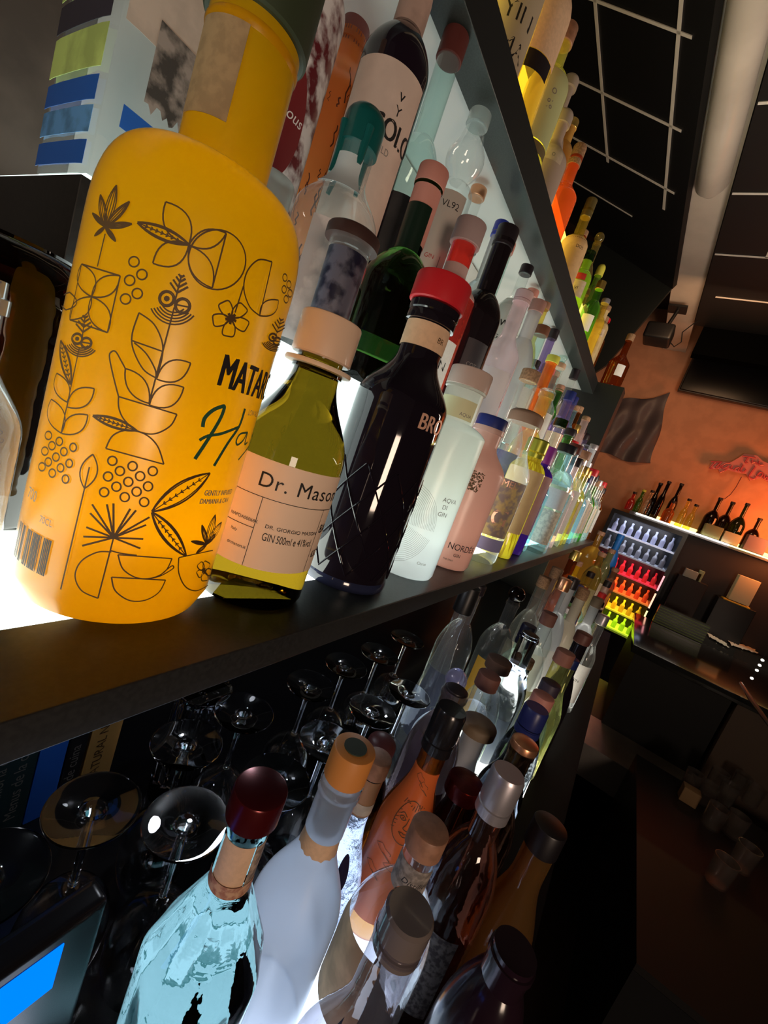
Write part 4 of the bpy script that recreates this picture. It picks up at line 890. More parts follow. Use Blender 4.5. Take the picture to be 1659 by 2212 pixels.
for lb, p in (('upside-down wine glass in front of the coloured menu cards', (220, 1740)), ('upside-down wine glass nearest the camera, left of the dark red capped bottle', (410, 1812)), ('upside-down wine glass in the middle left under the shelf, with its foot unobstructed', (405, 1605)),
    ('upside-down wine glass directly behind the dark red capped bottle', (598, 1685)), ('upside-down wine glass behind the orange capped frosted bottle', (708, 1600)), ('upside-down wine glass above the orange capped bottle, third along the inner row', (672, 1480)),
    ('upside-down wine glass whose foot overlaps the cut crystal tumbler', (528, 1538)), ('upside-down wine glass left of the black capped orange bottle', (805, 1535)), ('upside-down wine glass just left of the zigzag patterned bottle', (884, 1497)),
    ('upside-down wine glass in the inner row, close under the shelf edge', (748, 1437)), ('upside-down wine glass in the inner row, farthest but one', (820, 1412)), ('upside-down wine glass at the far end of the inner row', (880, 1380))):
    wine_glass(lb, *wpos(p))
wine_glass('upside-down wine glass low at the left, beside the blue screen', .125, .275)
# cut crystal tumbler
cr = empty('crystal_tumbler', (.385, .385, ZC)); tag(cr, 'sparkling cut crystal tumbler among the upside-down wine glasses', 'glass')
P = Prof(.17, .036, .0355, .98 * .17, .99 * .17); V, Fc = P.data(56, (14, .08, .97)); link('body', mesh('body', V, Fc), solid('crystal', (.96, .95, 1.0), ior=1.5), cr)
# coloured menu cards / book spines under the shelf
GB = 'books standing behind the upside-down glasses'
def card(label, pa, pb, mat, txt, tmat, z1=-.15, y=.445, rows_=1):
    a = atY(*pa, y).x; b = atY(*pb, y).x
    o = box('book', a, b, y, y + .03, ZC, z1, mat, None, .0015); tag(o, label, 'book', GB)
    for j, s in enumerate(txt):
        V, Fc, wd = text2d(s); h = .011
        VV = [(a + (b - a) * (.38 + .34 * j) + h / 2 - yy * h, y - .0004, ZC + .02 + xx * h) for xx, yy in V]
        # letters run up the spine
        link('lettering', mesh('lettering', VV, Fc), tmat, o)
card('dark teal book spine with two lines of pale lettering at the left edge', (-70, 1760), (76, 1660), pbr('dark_teal_cloth', (.012, .04, .045), rough=.6), ('Sant Aniol la cuina', 'Menus de la casa'), INKGR)
card('bright blue book spine', (84, 1640), (150, 1600), pbr('blue_cloth', (.02, .16, .75), rough=.6), (), INK)
card('black book spine with faint pale lettering between blue and ochre spines', (154, 1600), (198, 1570), pbr('black_cloth', (.012, .01, .012), rough=.6), ('un de cuina',), INKGR)
card('ochre yellow book spine with dark lettering', (204, 1570), (272, 1540), pbr('ochre_cloth', (.62, .35, .10), rough=.6), ('NATURAL NOSE',), INKB)
# till with the blue screen at the lower left
till = empty('touch_screen_till', (.08, .2, ZC)); tag(till, 'black touch screen till with glowing blue display at the lower left corner', 'till')
kid(box('housing', -.20, .172, .200, .222, ZC + .012, -.372, pbr('black_device', (.008, .008, .010), rough=.25), None, .006), till)
kid(box('screen', -.19, .145, .1992, .2001, -.424, -.3845, emis('blue_screen', (.0, .16, 1.0), 1.1)), till)
kid(box('stand', -.12, .10, .19, .25, ZC, ZC + .012, BLACKP, None, .002), till)
# ================================================================ bottles on the counter
G4 = 'bottles along the lit strip of the back counter'
def ct(label, p, y, R, **k):
    if y < 0: q = atZ(p[0], p[1], y); x, y, zt = q.x, q.y, q.z       # y < 0 gives the height of the cap instead of the row
    else: x, zt = at_top(p, y)
    ins = k.pop('inset', .006); k.setdefault('group', G4)
    return bottle(k.pop('name', 'gin_bottle'), label, x, y, ZC, zt - ZC - ins, R, **k)
aquaS = solid('aqua_solid_glass', (.032, .098, .092), ior=1.38, bump=.35, bscale=45)
clearS = solid('clear_solid_glass', (.40, .43, .46), ior=1.36)
clearB = solid('rippled_clear_glass', (.42, .47, .52), ior=1.38, bump=.6, bscale=60)
# dark red capped
root, P, surf, face = ct('faceted pale turquoise bottle with dark red metal cap and peach neck label, lower left', (562, 1712), -.266, .047, rn=.0150, z1=.52, z2=.76, kind='cone', facet=(7, .065, .74), glass=aquaS, seg=72,
    cap=('flat', MAROON, .024, .0195), labels=[(.775, .915, -.15, .85, KRAFT, []), (.775, .915, 1.7, .95, pbr('dark_floral_paper', (.20, .15, .12), rough=.7, noise=.8, nscale=160, col2=(.5, .38, .28)), []), (.765, .80, 0, 1.4, pbr('brick_floral_paper', (.38, .16, .10), rough=.7, noise=.7, nscale=190, col2=(.6, .36, .22)), [], 'neck_band')])
# frosted with orange wax
root, P, surf, face = ct('tall frosted pale blue bottle with orange wax cap and clear ribbed neck', (762, 1630), -.268, .043, rn=.0165, z1=.44, z2=.74, kind='slope', glass=frosty('ice_blue_frost', (.86, .93, 1.0), tl=.85, tr=.10), seg=48,
    cap=('flat', ORANGEW, .030, .0192))
V, Fc = lathe_data([(.0167, P.H * .75), (.0182, P.H * .755), (.0182, P.H * .885), (.0195, P.H * .89), (.0195, P.H * .90), (.0180, P.H * .905), (.0195, P.H * .915), (.0195, P.H * .935), (.0167, P.H * .94)], 40); link('clear_neck', mesh('clear_neck', V, Fc, True), solid('neck_acrylic', (.95, .97, 1.0), ior=1.3), root)
V, Fc = patch_data(surf, face - 1.5, face + 1.5, P.H * .70, P.H * .752, .0006, nu=20, nv=4, wav=.002); link('neck_band', mesh('neck_band', V, Fc, True), KRAFT, root)
V, Fc = lathe_data([(0, P.H + .0128), (.0105, P.H + .0128), (.0105, P.H + .0145), (0, P.H + .0145)], 24); link('seal', mesh('seal', V, Fc, True), GREEND, root)
# embossed crystal teardrop
root, P, surf, face = ct('teardrop bottle of hammered crystal with amber neck and dark oval window', (818, 1640), -.335, .037, rn=.013, z1=.22, z2=.70, kind='slope', glass=solid('hammered_glass', (.28, .34, .46), ior=1.42, bump=1.0, bscale=110), seg=64,
    cap=('flat', WOODCAP, .022, .0150), labels=[(.74, .94, 0, 1.6, pbr('amber_neck_print', (.40, .20, .09), rough=.4), [], 'neck_label'), (.75, .81, 0, 1.6, PAPERB, [('DISTILLERY', -.010, .77, .004, INK)])])
Vo = [surf(face + (.014 + .009 * a * cos(2 * pi * k / 24)) / .036, P.H * .47 + .019 * a * sin(2 * pi * k / 24), .001) for a in (.01, .5, 1) for k in range(24)]
Fo = [(j * 24 + k, j * 24 + (k + 1) % 24, (j + 1) * 24 + (k + 1) % 24, (j + 1) * 24 + k) for j in range(2) for k in range(24)]
link('emblem', mesh('emblem', Vo, Fo, True), pbr('dark_violet_oval', (.03, .02, .05), rough=.2), root)
ct('squat dark brown bottle with plum stopper behind the hammered crystal one', (850, 1608), -.362, .030, rn=.013, z1=.62, z2=.84, kind='round', glass=BROWN, cap=('dome', pbr('plum_cap', (.10, .03, .03), rough=.4), .03, .019), labels=[(.5, .72, -.3, .5, PAPERB, [])])
# orange bottle with engraved face
oran = frosty('orange_label_paper', (1.0, .24, .06), tl=.45)
root, P, surf, face = ct('vivid orange paper covered bottle with black screw cap and an engraved portrait', (965, 1560), -.285, .034, rn=.0155, z1=.50, z2=.80, kind='slope', glass=AMBER, seg=48,
    cap=('ring', pbr('black_screw_cap', (.012, .011, .013), rough=.22, coat=.3), .055, .0185))
V, Fc = patch_data(surf, face - 1.25, face + 1.25, P.H * .10, P.H * .81, .0006, nu=40, nv=24); ol = link('label', mesh('label', V, Fc, True), oran, root)
fz = P.H * .60; fu = .004; fl = []
def fln(pts, wd=.0009): fl.append(ribbon(lambda u, z: surf(face + (u + fu) / .030, fz + z, .0014), through(pts, 4), wd))
fln([(.016 * cos(a), .024 * sin(a)) for a in [2 * pi * i / 16 for i in range(17)]])
for s_ in (-1, 1):
    fln([(s_ * .003, .006), (s_ * .008, .009), (s_ * .012, .006)], .001); fln([(s_ * .003, .003), (s_ * .007, .0055), (s_ * .011, .003), (s_ * .007, .001), (s_ * .003, .003)]); fln([(s_ * .0065, .003), (s_ * .0075, .0035)], .002)
fln([(.0, .006), (-.001, -.001), (-.003, -.006), (.001, -.0075), (.004, -.006)]); fln([(-.006, -.012), (-.002, -.011), (.0, -.0118), (.002, -.011), (.006, -.012)], .0009); fln([(-.005, -.0125), (0, -.015), (.005, -.0125)])
for i in range(9): fln([(-.015 + i * .0037, .017 + .003 * sin(i)), (-.013 + i * .0036, .021 + .002 * cos(i))], .0009)
for i in range(6): fln([(.012 + .0005 * i, .010 - i * .004), (.0155, .008 - i * .004)], .0005); fln([(-.012, .010 - i * .004), (-.0155, .008 - i * .004)], .0005)
for cx_, cz_ in ((-.012, -.045), (.002, -.060), (-.016, -.075), (.004, .040), (-.008, .048)):
    fln([(cx_ + .008 * cos(a * 1.3) * (1 + .3 * sin(3 * a)), cz_ + .006 * sin(a) * (1 + .3 * cos(4 * a))) for a in [i * .55 for i in range(12)]], .0005)
link('portrait_engraving', mesh('portrait_engraving', *merge(fl)), INKB, ol)
ct('clear bottle with long lilac paper strip, behind the orange portrait bottle', (940, 1520), .129, .034, rn=.014, z1=.62, z2=.80, kind='round', glass=CLEAR, cap=('ball', thin('lilac_stopper', (.80, .78, 1.0), dust=.3), .03, .017), labels=[(.10, .70, -.5, .35, frosty('lilac_paper', (.66, .62, .90), tl=.4), [])])
# zigzag bottle
root, P, surf, face = ct('smoky bottle printed with zigzag lines, its open mouth dark', (990, 1482), -.275, .038, rn=.0165, z1=.62, z2=.86, kind='round', glass=thin('smoky_glass', (.50, .42, .42), dust=.15), seg=48, cap=('flat', DARKCAP, .004, .0150, 'mouth_shade'))  # dark disc stands for the shade inside the open mouth
zg = []
for i in range(9):
    z = P.H * .12 + i * .0135; pts = []
    for k in range(19): pts.append((face * .038 - .045 + k * .005, z + (.005 if k % 2 else -.005)))
    zg.append(ribbon(lambda u, z_: surf(u / .038, z_, .0006), pts, .0011))
link('zigzag_print', mesh('zigzag_print', *merge(zg)), pbr('pale_violet_ink', (.50, .42, .46), rough=.6), root)
V, Fc = patch_data(surf, face + .35, face + 1.1, P.H * .30, P.H * .55, .0009, nu=10, nv=3); link('label', mesh('label', V, Fc, True), pbr('mauve_label', (.22, .12, .14), rough=.6), root)
# cork capped big clear
root, P, surf, face = ct('wide clear bottle with brown stopper and old printed neck label, lower middle', (928, 1795), -.310, .041, rn=.0155, z1=.55, z2=.80, kind='round', glass=CLEAR, seg=48, cap=('flat', WOODCAP, .022, .0172),
    labels=[(.80, .92, 0, 1.3, pbr('grey_neck_paper', (.38, .33, .29), rough=.7, noise=.5, nscale=150), [('Distillery', -.006, .85, .0055, INK, dict(shear=.3))], 'neck_label'), (.28, .62, -.6, .8, pbr('peachy_label', (.75, .52, .28), rough=.7, noise=.3, nscale=30), [])])
root, P, surf, face = ct('clear decanter with round stepped glass stopper and a dark leaf motif, bottom middle', (880, 1985), -.300, .043, rn=.017, z1=.40, z2=.78, kind='slope', glass=thin('smoky_clear', (.82, .80, .84), dust=.08), seg=48, cap=('ring', pbr('smoky_glass_stopper', (.18, .15, .14), rough=.08, coat=.5), .030, .0175), cat='decanter')
lf = [surf(face + (-.030 + .014 * sin(pi * t) * s_) / .05, P.H * (.30 + .42 * t), .001) for s_ in (-1, 1) for t in [i / 12 for i in range(13)]]
link('leaf_motif', mesh('leaf_motif', lf, [(i, i + 1, 14 + i, 13 + i) for i in range(12)]), pbr('dark_leaf_print', (.02, .02, .035), rough=.4), root)
ct('amber brown bottle with ribbed grey screw cap', (1087, 1697), -.290, .036, rn=.0145, z1=.55, z2=.80, kind='round', glass=thin('reddish_brown_glass', (.55, .30, .22), dust=.07), cap=('ring', SILVERCAP, .050, .0175), seg=48, labels=[(.08, .45, -.2, .9, pbr('dark_lace_label', (.10, .08, .08), rough=.6, noise=.6, nscale=170, col2=(.3, .26, .24)), [('X', -.01, .3, .02, INKGR)])])
ct('wide golden amber bottle at the right edge of the counter', (1150, 1770), -.330, .034, rn=.016, z1=.42, z2=.80, kind='slope', glass=thin('dark_gold_glass', (.60, .33, .08), dust=.35), cap=('flat', pbr('very_dark_cap', (.01, .008, .01), rough=.4), .03, .018), seg=48)
ct('dark plum bottle in the shadow at the bottom right', (1120, 2040), -.350, .036, rn=.018, z1=.5, z2=.86, kind='round', glass=pbr('dark_plum_bottle', (.018, .008, .014), rough=.15), seg=32)
ct('maroon wax topped bottle between the orange portrait bottle and the grey screw cap', (1012, 1725), -.360, .023, rn=.016, z1=.6, z2=.86, kind='round', glass=BROWN, cap=('flat', MAROON, .02, .0225), seg=32)
ct('dark bottle with copper rimmed collar beside the navy capped bottle', (1137, 1600), -.290, .035, rn=.015, z1=.50, z2=.72, kind='round', glass=thin('cola_glass', (.20, .12, .08), dust=.05), cap=('flat', COPPER, .010, .0168), seg=40)
ct('bottle with broad olive brown disc stopper', (1082, 1598), -.330, .024, rn=.017, z1=.6, z2=.8, kind='slope', glass=frosty('white_lacquer_red_base', (.86, .86, .86), (.75, .45, .08), tl=.6, z0=.03, z1=.12), cap=('dome', pbr('olive_brown_wood', (.22, .16, .10), rough=.6), .018, .026), seg=32)
ct('clear bottle with navy crimped capsule', (1153, 1545), -.300, .035, rn=.016, z1=.50, z2=.76, kind='slope', glass=clearS, cap=('ring', NAVY, .042, .018), seg=48)
ct('bottle with reddish brown stopper and white side, behind the zigzag bottle', (1057, 1462), -.300, .034, rn=.0165, z1=.6, z2=.82, kind='round', glass=CLEAR, cap=('flat', pbr('reddish_wood', (.24, .10, .075), rough=.6), .024, .0185), seg=32, labels=[(.1, .6, .2, .8, PAPERW, [])])
ct('clear bottle whose wooden top is printed with a plane, behind the zigzag bottle', (1080, 1428), -.300, .036, rn=.018, z1=.6, z2=.82, kind='round', glass=CLEAR, cap=('flat', pbr('dark_walnut', (.14, .075, .05), rough=.6), .02, .0225), seg=32)
ct('icy rippled clear bottle with pink brown stopper', (1174, 1505), -.300, .033, rn=.0155, z1=.55, z2=.80, kind='round', glass=clearB, cap=('flat', SALMON, .020, .0175), seg=48)
ct('tall icy bottle with white paper wrap glowing beside the zigzag bottle', (1125, 1440), -.330, .032, rn=.014, z1=.58, z2=.80, kind='cone', glass=clearB, cap=('flat', CORK, .02, .016), seg=48, labels=[(.06, .50, 0, 1.2, WHITEF, [])])
ct('bottle with navy cap topped in brown, right rim of the counter row', (1190, 1478), -.315, .029, rn=.015, z1=.55, z2=.80, glass=AQUA, cap=('flat', pbr('navy_brown_cap', (.05, .035, .06), rough=.5), .022, .0175), seg=32)
ct('pyramid shaped clear bottle with black hood and dark oval badge', (1012, 1285), .190, .040, rn=.012, z1=.12, z2=.80, kind='cone', glass=CLEAR, cap=('flat', BLACKP, .05, .017), seg=32, labels=[(.10, .30, .5, .45, pbr('black_oval_badge', (.02, .015, .018), rough=.4), [('o', -.006, .16, .016, INKC)])])
ct('clear round-topped bottle with navy label', (1058, 1288), .165, .036, rn=.013, z1=.62, z2=.80, kind='round', glass=CLEAR, seg=32, cap=('flat', DARKCAP, .02, .016), labels=[(.10, .52, .1, 1.1, pbr('navy_label', (.035, .035, .10), rough=.6), [('GIN', 0, .3, .01, INKGR)])])
ct('slender bottle with orange stripe and torn white label', (1125, 1285), .150, .036, rn=.013, z1=.66, z2=.82, kind='round', glass=thin('grey_glass', (.6, .6, .6), dust=.1), seg=32, cap=('ball', BROWN, .03, .018), labels=[(.10, .60, -.25, .45, pbr('amber_orange_label', (.85, .42, .04), rough=.6), []), (.10, .60, .45, .4, PAPERW, [])])
ct('tall bottle with navy capsule', (1128, 1375), .115, .037, rn=.0165, z1=.58, z2=.80, kind='round', glass=AQUA, seg=32, cap=('ring', pbr('midnight_capsule', (.02, .02, .05), rough=.4), .05, .0185))
ct('open mouthed clear bottle with thick glass lip', (1160, 1368), .075, .037, rn=.0165, z1=.58, z2=.78, kind='round', glass=clearS, seg=40, cap=('flat', pbr('dark_hollow', (.02, .015, .012), rough=.5), .003, .0145, 'mouth_shade'))  # thin dark disc paints the inner shade of the open mouth
ct('clear bottle with reddish brown cork behind the open mouthed bottle', (1182, 1335), .080, .035, rn=.0145, z1=.58, z2=.78, glass=CLEAR, seg=32, cap=('flat', pbr('rust_cork', (.22, .10, .08), rough=.7), .028, .0165), labels=[(.1, .5, .1, 1.0, PAPERW, [('NO', -.006, .3, .01, INK)])])
ct('black spherical shouldered bottle with brown stopper against a white label', (1262, 1372), -.262, .034, rn=.0155, z1=.36, z2=.70, kind='round', glass=BLACKG, seg=32, cap=('flat', pbr('cocoa_stopper', (.16, .06, .05), rough=.5), .024, .018))
ct('green gold ribbed bottle with rust stopper', (1222, 1412), -.272, .035, rn=.016, z1=.5, z2=.78, kind='slope', facet=(12, .06, .99), glass=thin('khaki_glass', (.72, .74, .42), dust=.15), seg=32, cap=('flat', pbr('rust_stopper', (.34, .14, .10), rough=.6), .026, .018))
ct('olive tinted ribbed bottle at the very rim of the counter', (1216, 1462), -.295, .030, rn=.014, z1=.5, z2=.78, kind='slope', facet=(12, .06, .99), glass=thin('khaki_glass', (.72, .74, .42), dust=.15), seg=32, cap=('flat', NAVY, .02, .016))
cr4 = [('clear pear shaped bottle with embossed stars', (1190, 1240), .13, .036, CLEAR, CORK, PAPERB), ('bottle with bubbled glass and beige label', (1158, 1262), .14, .034, thin('bubbly_glass', (.75, .78, .75), dust=.15), CORK, PAPERB), ('bottle with copper ringed cork and grey label', (1205, 1268), .09, .032, CLEAR, COPPER, pbr('grey_label', (.60, .58, .54))),
    ('white bottle with black tag', (1228, 1262), .08, .034, WHITEF, DARKCAP, PAPERW), ('skinny bottle with brass neck', (1245, 1195), .12, .028, AMBER, GOLD, PAPERB), ('white smooth bottle of hourglass shape', (1250, 1290), .05, .033, frosty('ivory', (.78, .72, .6), tl=.5), CORK, None), ('blue white porcelain bottle', (1262, 1285), .07, .034, BLUEG, SILVERCAP, PAPERW),
    ('tall bottle with brown wood top and white label', (1292, 1295), -.240, .034, WHITEF, pbr('umber_stopper', (.16, .12, .08), rough=.6), PAPERW), ('crystal clear bottle with silver lid', (1305, 1330), -.270, .028, CLEAR, SILVERCAP, PAPERW)]
for i, (d, p, y, R, gm, cm, lm) in enumerate(cr4):
    ct(d + ' at the far part of the counter', p, y, R, rn=.0135, z1=.56, z2=.76, kind=('slope', 'round')[i % 2], glass=gm, cap=('flat', cm, .03, .016), seg=28, labels=[(.12, .52, .1, 1.0, lm, [('GIN', -.01, .34, .008, INK)])] if lm else [])
# amber lit bottles and a yellow crate-like bottle at the far end of the counter
for i, (d, p, y, R, gm, sq_) in enumerate((('bright yellow square bottle glowing at the far end of the counter', (1250, 1215), .10, .045, thin('vivid_yellow_glass', (1.0, .74, .05), dust=.55, milk=(1, .72, .05)), 5), ('squat bottle of golden liquid with brown lid at the far end of the counter', (1298, 1152), .10, .062, thin('golden_glass', (.85, .55, .08), dust=.4), 2), ('square olive bottle with wide tan label at the far end of the counter', (1300, 1198), .07, .04, thin('olive_gold_glass', (.6, .5, .15), dust=.3), 5), ('slim straw coloured bottle at the far end of the counter', (1322, 1190), .03, .030, thin('straw_glass', (.95, .82, .40)), 2), ('brown wax topped bottle leaning over the blue stickers', (1330, 1230), .03, .030, thin('tea_glass', (.6, .4, .25), dust=.3), 2))):
    X_ = (1.90, 2.32, 2.16, 2.42, 2.50)[i]; q = atX(*p, X_); x, y, zt = X_, max(.0, q.y), q.z
    bottle('gin_bottle', d, x, y, ZC, zt - ZC, R, rn=.015, z1=.7, z2=.85, sq=sq_, glass=gm, cap=('flat', WOODCAP, .02, .018), seg=28, group=G4, labels=[(.15, .6, .1, .8, PAPERB, [])] if i in (2, 3) else [])
q = atX(1340, 1160, 2.52)
bottle('plastic_bottle', 'bright blue plastic bottle at the far end of the counter in front of the fridge', 2.52, max(q.y, .035), ZC, q.z - ZC, .036, rn=.016, z1=.70, z2=.86, glass=pbr('bright_blue_plastic', (.02, .22, .80), rough=.4), cap=('flat', pbr('bright_blue_plastic', (.02, .22, .80), rough=.4), .03, .018), seg=24, group=G4)
fill_row([1.50 + .092 * i for i in range(9)], .085, ZC, 'on the counter', 'far bottles of the counter, inner row', seed=31, hr=(.24, .31), endname='the far end of the counter')
fill_row([1.46 + .095 * i for i in range(9)], .012, ZC, 'on the counter', 'far bottles of the counter, outer row', seed=32, hr=(.22, .29), endname='the far end of the counter')

# ================================================================ beyond the counter: fridge, L-shaped bar, wall
fr = empty('bottle_fridge', (4.25, -.1, -.92)); tag(fr, 'tall glass fronted bottle fridge with colour changing shelves and a lit edge strip', 'fridge')
XF = 4.2; yr = XF * -.0765; yl = .20; z0f = -.90; z1f = .06; bkm = pbr('black_fridge_shell', (.012, .012, .014), rough=.3)
kid(box('back_wall', XF + .36, XF + .40, yr, yl, z0f, z1f, bkm), fr); kid(box('side_wall', XF, XF + .40, yr - .03, yr, z0f, z1f, bkm), fr); kid(box('side_wall', XF, XF + .40, yl, yl + .03, z0f, z1f, bkm), fr)
kid(box('top_cover', XF, XF + .40, yr - .03, yl + .03, z1f, z1f + .034, bkm), fr); kid(box('plinth', XF, XF + .40, yr - .03, yl + .03, FLOOR, z0f - .001, bkm), fr)
tones = [(.75, .80, 1.0), (.55, .60, .70), (1.0, .06, .10), (1.0, .28, .05), (1.0, .80, .04), (.75, 1.0, .06)]
zs = [z0f + .005, z0f + .155, z0f + .315, z0f + .475, z0f + .64, z0f + .80]
zs = zs[::-1]
for k, z in enumerate(zs):
    c = tones[k]
    kid(box('shelf', XF + .04, XF + .36, yr + .001, yl - .001, z, z + .012, pbr(f'tinted_shelf_{k}', c, rough=.4, emit=.35 if k not in (1,) else .12, ecol=c)), fr)
    l = lamp('fridge_light', 'AREA', (XF + .06, (yr + yl) / 2, z + .145), .35, c, .40, (XF + .2, (yr + yl) / 2, z), sizey=.03)
    kid(box('edge_light', XF - .004, XF + .004, yr - .012, yr + .0, z, z + .135, emis(f'edge_led_{k}', tuple(.3 + .7 * q for q in c), 1.2)), fr) if k > 1 else None
    n = 8
    for i in range(n):
        y = yl - .04 - i * (yl - yr - .08) / (n - 1)
        gm = frosty(f'fridge_tone_{k}', tuple(.25 + .75 * q for q in c) if k != 1 else (.5, .5, .55), tl=.5, tr=.2)
        nmz = ('white lit', 'dim grey', 'red lit', 'orange lit', 'yellow lit', 'lime lit')[k]
        bottle('soda_bottle', f'small bottle on the {nmz} shelf of the fridge, {"leftmost" if i == 0 else ordw[i] + " from the left"}', XF + .10, y, z + .0125, .115, .019, rn=.008, z1=.5, z2=.78, kind='slope', glass=gm, seg=14, group=f'bottles on the {nmz} fridge shelf', foot=.002)
# L-shaped bar
bar = empty('bar_counter', (3.0, -.6, ZC)); tag(bar, 'black L-shaped bar with glossy top and a steel ledge on its near side', 'bar')
gloss = pbr('glossy_black_bar_top', (.016, .016, .015), rough=.10)
kid(box('bar_top', 2.60, 3.60, -2.6, -.215, ZC - .04, ZC, gloss, None, .002), bar)
kid(box('bar_top_extension', 3.601, 4.15, -2.6, -.64, ZC - .04, ZC, gloss), bar)
kid(box('bar_front', 2.64, 3.55, -.672, -.24, -1.05, ZC - .041, pbr('black_bar_front', (.006, .006, .006), rough=.6)), bar)
kid(box('steel_ledge', 2.30, 2.66, -.68, -.105, -1.10, -1.048, pbr('dull_steel', (.75, .66, .55), rough=.45, metal=.8, noise=.2, nscale=4)), bar)
kid(box('ledge_lip', 2.29, 2.2995, -.68, -.105, -1.20, -1.042, pbr('dull_steel2', (.6, .55, .5), rough=.4, metal=.8)), bar)
kid(box('lower_front', 2.70, 3.5, -.67, -.105, FLOOR, -1.101, BLACKP), bar)
kid(box('brown_side', 2.62, 3.5, -2.6, -.69, FLOOR, ZC - .041, pbr('brown_bar_side', (.10, .065, .045), rough=.6)), bar)
rl = box('slat_panel', 3.55, 3.60, -.63, -.33, -.569, -.44, pbr('green_black_slat', (.03, .04, .02), rough=.25)); tag(rl, 'dark slatted board behind the bar, green fridge reflection put into its slats', 'panel')
parts = [box_data(3.545, 3.55, -.63, -.33, -.565 + i * .018, -.559 + i * .018) for i in range(7)]
kid(link('slats', mesh('slats', *merge(parts)), pbr('green_reflection_slat', (.26, .36, .08), rough=.3)), rl) if False else None
o = link('slats', mesh('slats', *merge(parts)), pbr('green_reflection_slat', (.26, .36, .08), rough=.3)); o.parent = rl  # slat colour holds the green reflection of the fridge lights
# things on and behind the bar
def thing_box(name, label, cat, pa, X, w_, d_, h_, mat, b=.004, group=None):
    p = atX(*pa, X); o = box(name, 0, d_, -w_ / 2, w_ / 2, 0, h_, mat, None, b); o.location = (X, p.y, p.z); tag(o, label, cat, group); return o
bk = box('back_bar_cabinet', 4.30, 4.60, -2.6, -.355, FLOOR, .094, pbr('dark_back_cabinet', (.020, .018, .022), rough=.5)); tag(bk, 'dark cabinet against the orange wall under the bottle shelf, right of the fridge', 'cabinet')
shf = empty('wall_shelf', (4.45, -.8, .13)); tag(shf, 'long wall shelf with a bright light strip along its front edge', 'shelf')
kid(box('board', 4.24, 4.61, -2.0, .10, .095, .125, pbr('wall_shelf_board', (.10, .10, .12), rough=.3)), shf)
kid(box('light_strip', 4.232, 4.2395, -.62, .05, .112, .122, emis('strip_led', (1.0, .95, .75), 9)), shf)
kid(box('light_strip', 4.232, 4.2395, -2.0, -.62, .112, .122, emis('strip_led_warm', (1.0, .85, .25), 3)), shf)
kid(box('lit_back', 4.50, 4.51, -1.9, -.05, .1255, .16, emis('strip_back', (1.0, .80, .25), 1.6)), shf)
G5 = 'silhouetted bottles on the far wall shelf'
dkb = thin('dark_silhouette_glass', (.10, .07, .05), dust=.05)
fb = [((1372, 1065), .030, REDG, 'white carton-like bottle with red label on the wall shelf', 5), ((1392, 1060), .024, GREENG, 'green bottle with yellow cap on the wall shelf', 2), ((1410, 1062), .028, CLEAR, 'clear squat bottle on the wall shelf', 2), ((1428, 1045), .026, dkb, 'dark bottle on the wall shelf, left of the tallest dark bottle', 2),
    ((1446, 1042), .026, dkb, 'thin necked dark bottle on the wall shelf', 2), ((1455, 1085), .040, ORANGEG, 'round orange bottle on the wall shelf', 2), ((1474, 1046), .032, dkb, 'tallest dark bottle on the wall shelf', 2), ((1490, 1080), .026, YELG, 'pale yellow bottle on the wall shelf', 2), ((1505, 1092), .026, YELG, 'small straw bottle on the wall shelf', 2),
    ((1556, 1078), .050, dkb, 'dark flask silhouette, leftmost of the three', 2), ((1586, 1086), .050, dkb, 'dark flask silhouette, middle of the three', 2), ((1614, 1090), .050, DKGREEN, 'dark green flask silhouette, rightmost of the three', 2), ((1642, 1122), .045, dkb, 'twin necked dark bottle at the right edge', 2)]
for p, R, gm, lb, sq_ in fb:
    q = atX(*p, 4.42); bottle('liqueur_bottle', lb, 4.42, q.y, .1255, max(.10, q.z - .1255), R * 1.05, rn=.014, z1=.45, z2=.68, kind='round', sq=sq_, glass=gm, seg=24, group=G5, cap=('flat', YELP if 'yellow cap' in lb else DARKCAP, .02, .017))
for i, (p, w_, h_) in enumerate((((1548, 1128), .12, .10), ((1590, 1140), .11, .09), ((1640, 1160), .13, .12))):
    q = atX(*p, 4.28); o = box('gift_box', 0, .10, -w_ / 2, w_ / 2, 0, h_, pbr(f'olive_box_{i}', ((.20, .22, .10), (.42, .42, .28), (.16, .12, .16))[i], rough=.5), None, .004); o.location = (4.245, q.y, .1255); tag(o, ('olive green box on the wall shelf below the dark flasks', 'pale box with rounded front on the wall shelf', 'violet grey box on the wall shelf at the right edge')[i], 'box')
# TV / dark screen, speaker arm, garment bag, neon sign on the far wall
a = atX(1468, 841, 4.50); b = atX(1508, 742, 4.50)
tv = empty('wall_screen', (4.5, a.y - .6, a.z)); tag(tv, 'large switched-off black screen hanging high on the orange wall', 'screen')
kid(box('screen', 4.48, 4.52, a.y - 1.9, a.y, a.z, b.z - .03, pbr('screen_glass', (.004, .004, .005), rough=.25), None, .006), tv)
kid(box('frame', 4.50, 4.56, a.y - 1.92, a.y + .012, a.z - .01, b.z - .02, pbr('screen_frame', (.03, .022, .02), rough=.4), None, .006), tv)
p = atX(1425, 718, 3.6)
spk = empty('projector', (3.6, p.y, p.z)); tag(spk, 'black projector hanging from the ceiling on an angled arm with looping cables', 'projector')
kid(box('housing', 3.55, 3.75, p.y - .085, p.y + .095, p.z - .055, p.z + .055, BLACKP, None, .02), spk)
kid(tube('arm', [(3.66, p.y - .02, p.z + .05), (3.66, p.y - .045, 1.55)], .012, BLACKP), spk)
kid(box('ceiling_plate', 3.6, 3.72, p.y - .10, p.y + .02, 1.55, 1.565, BLACKP), spk)
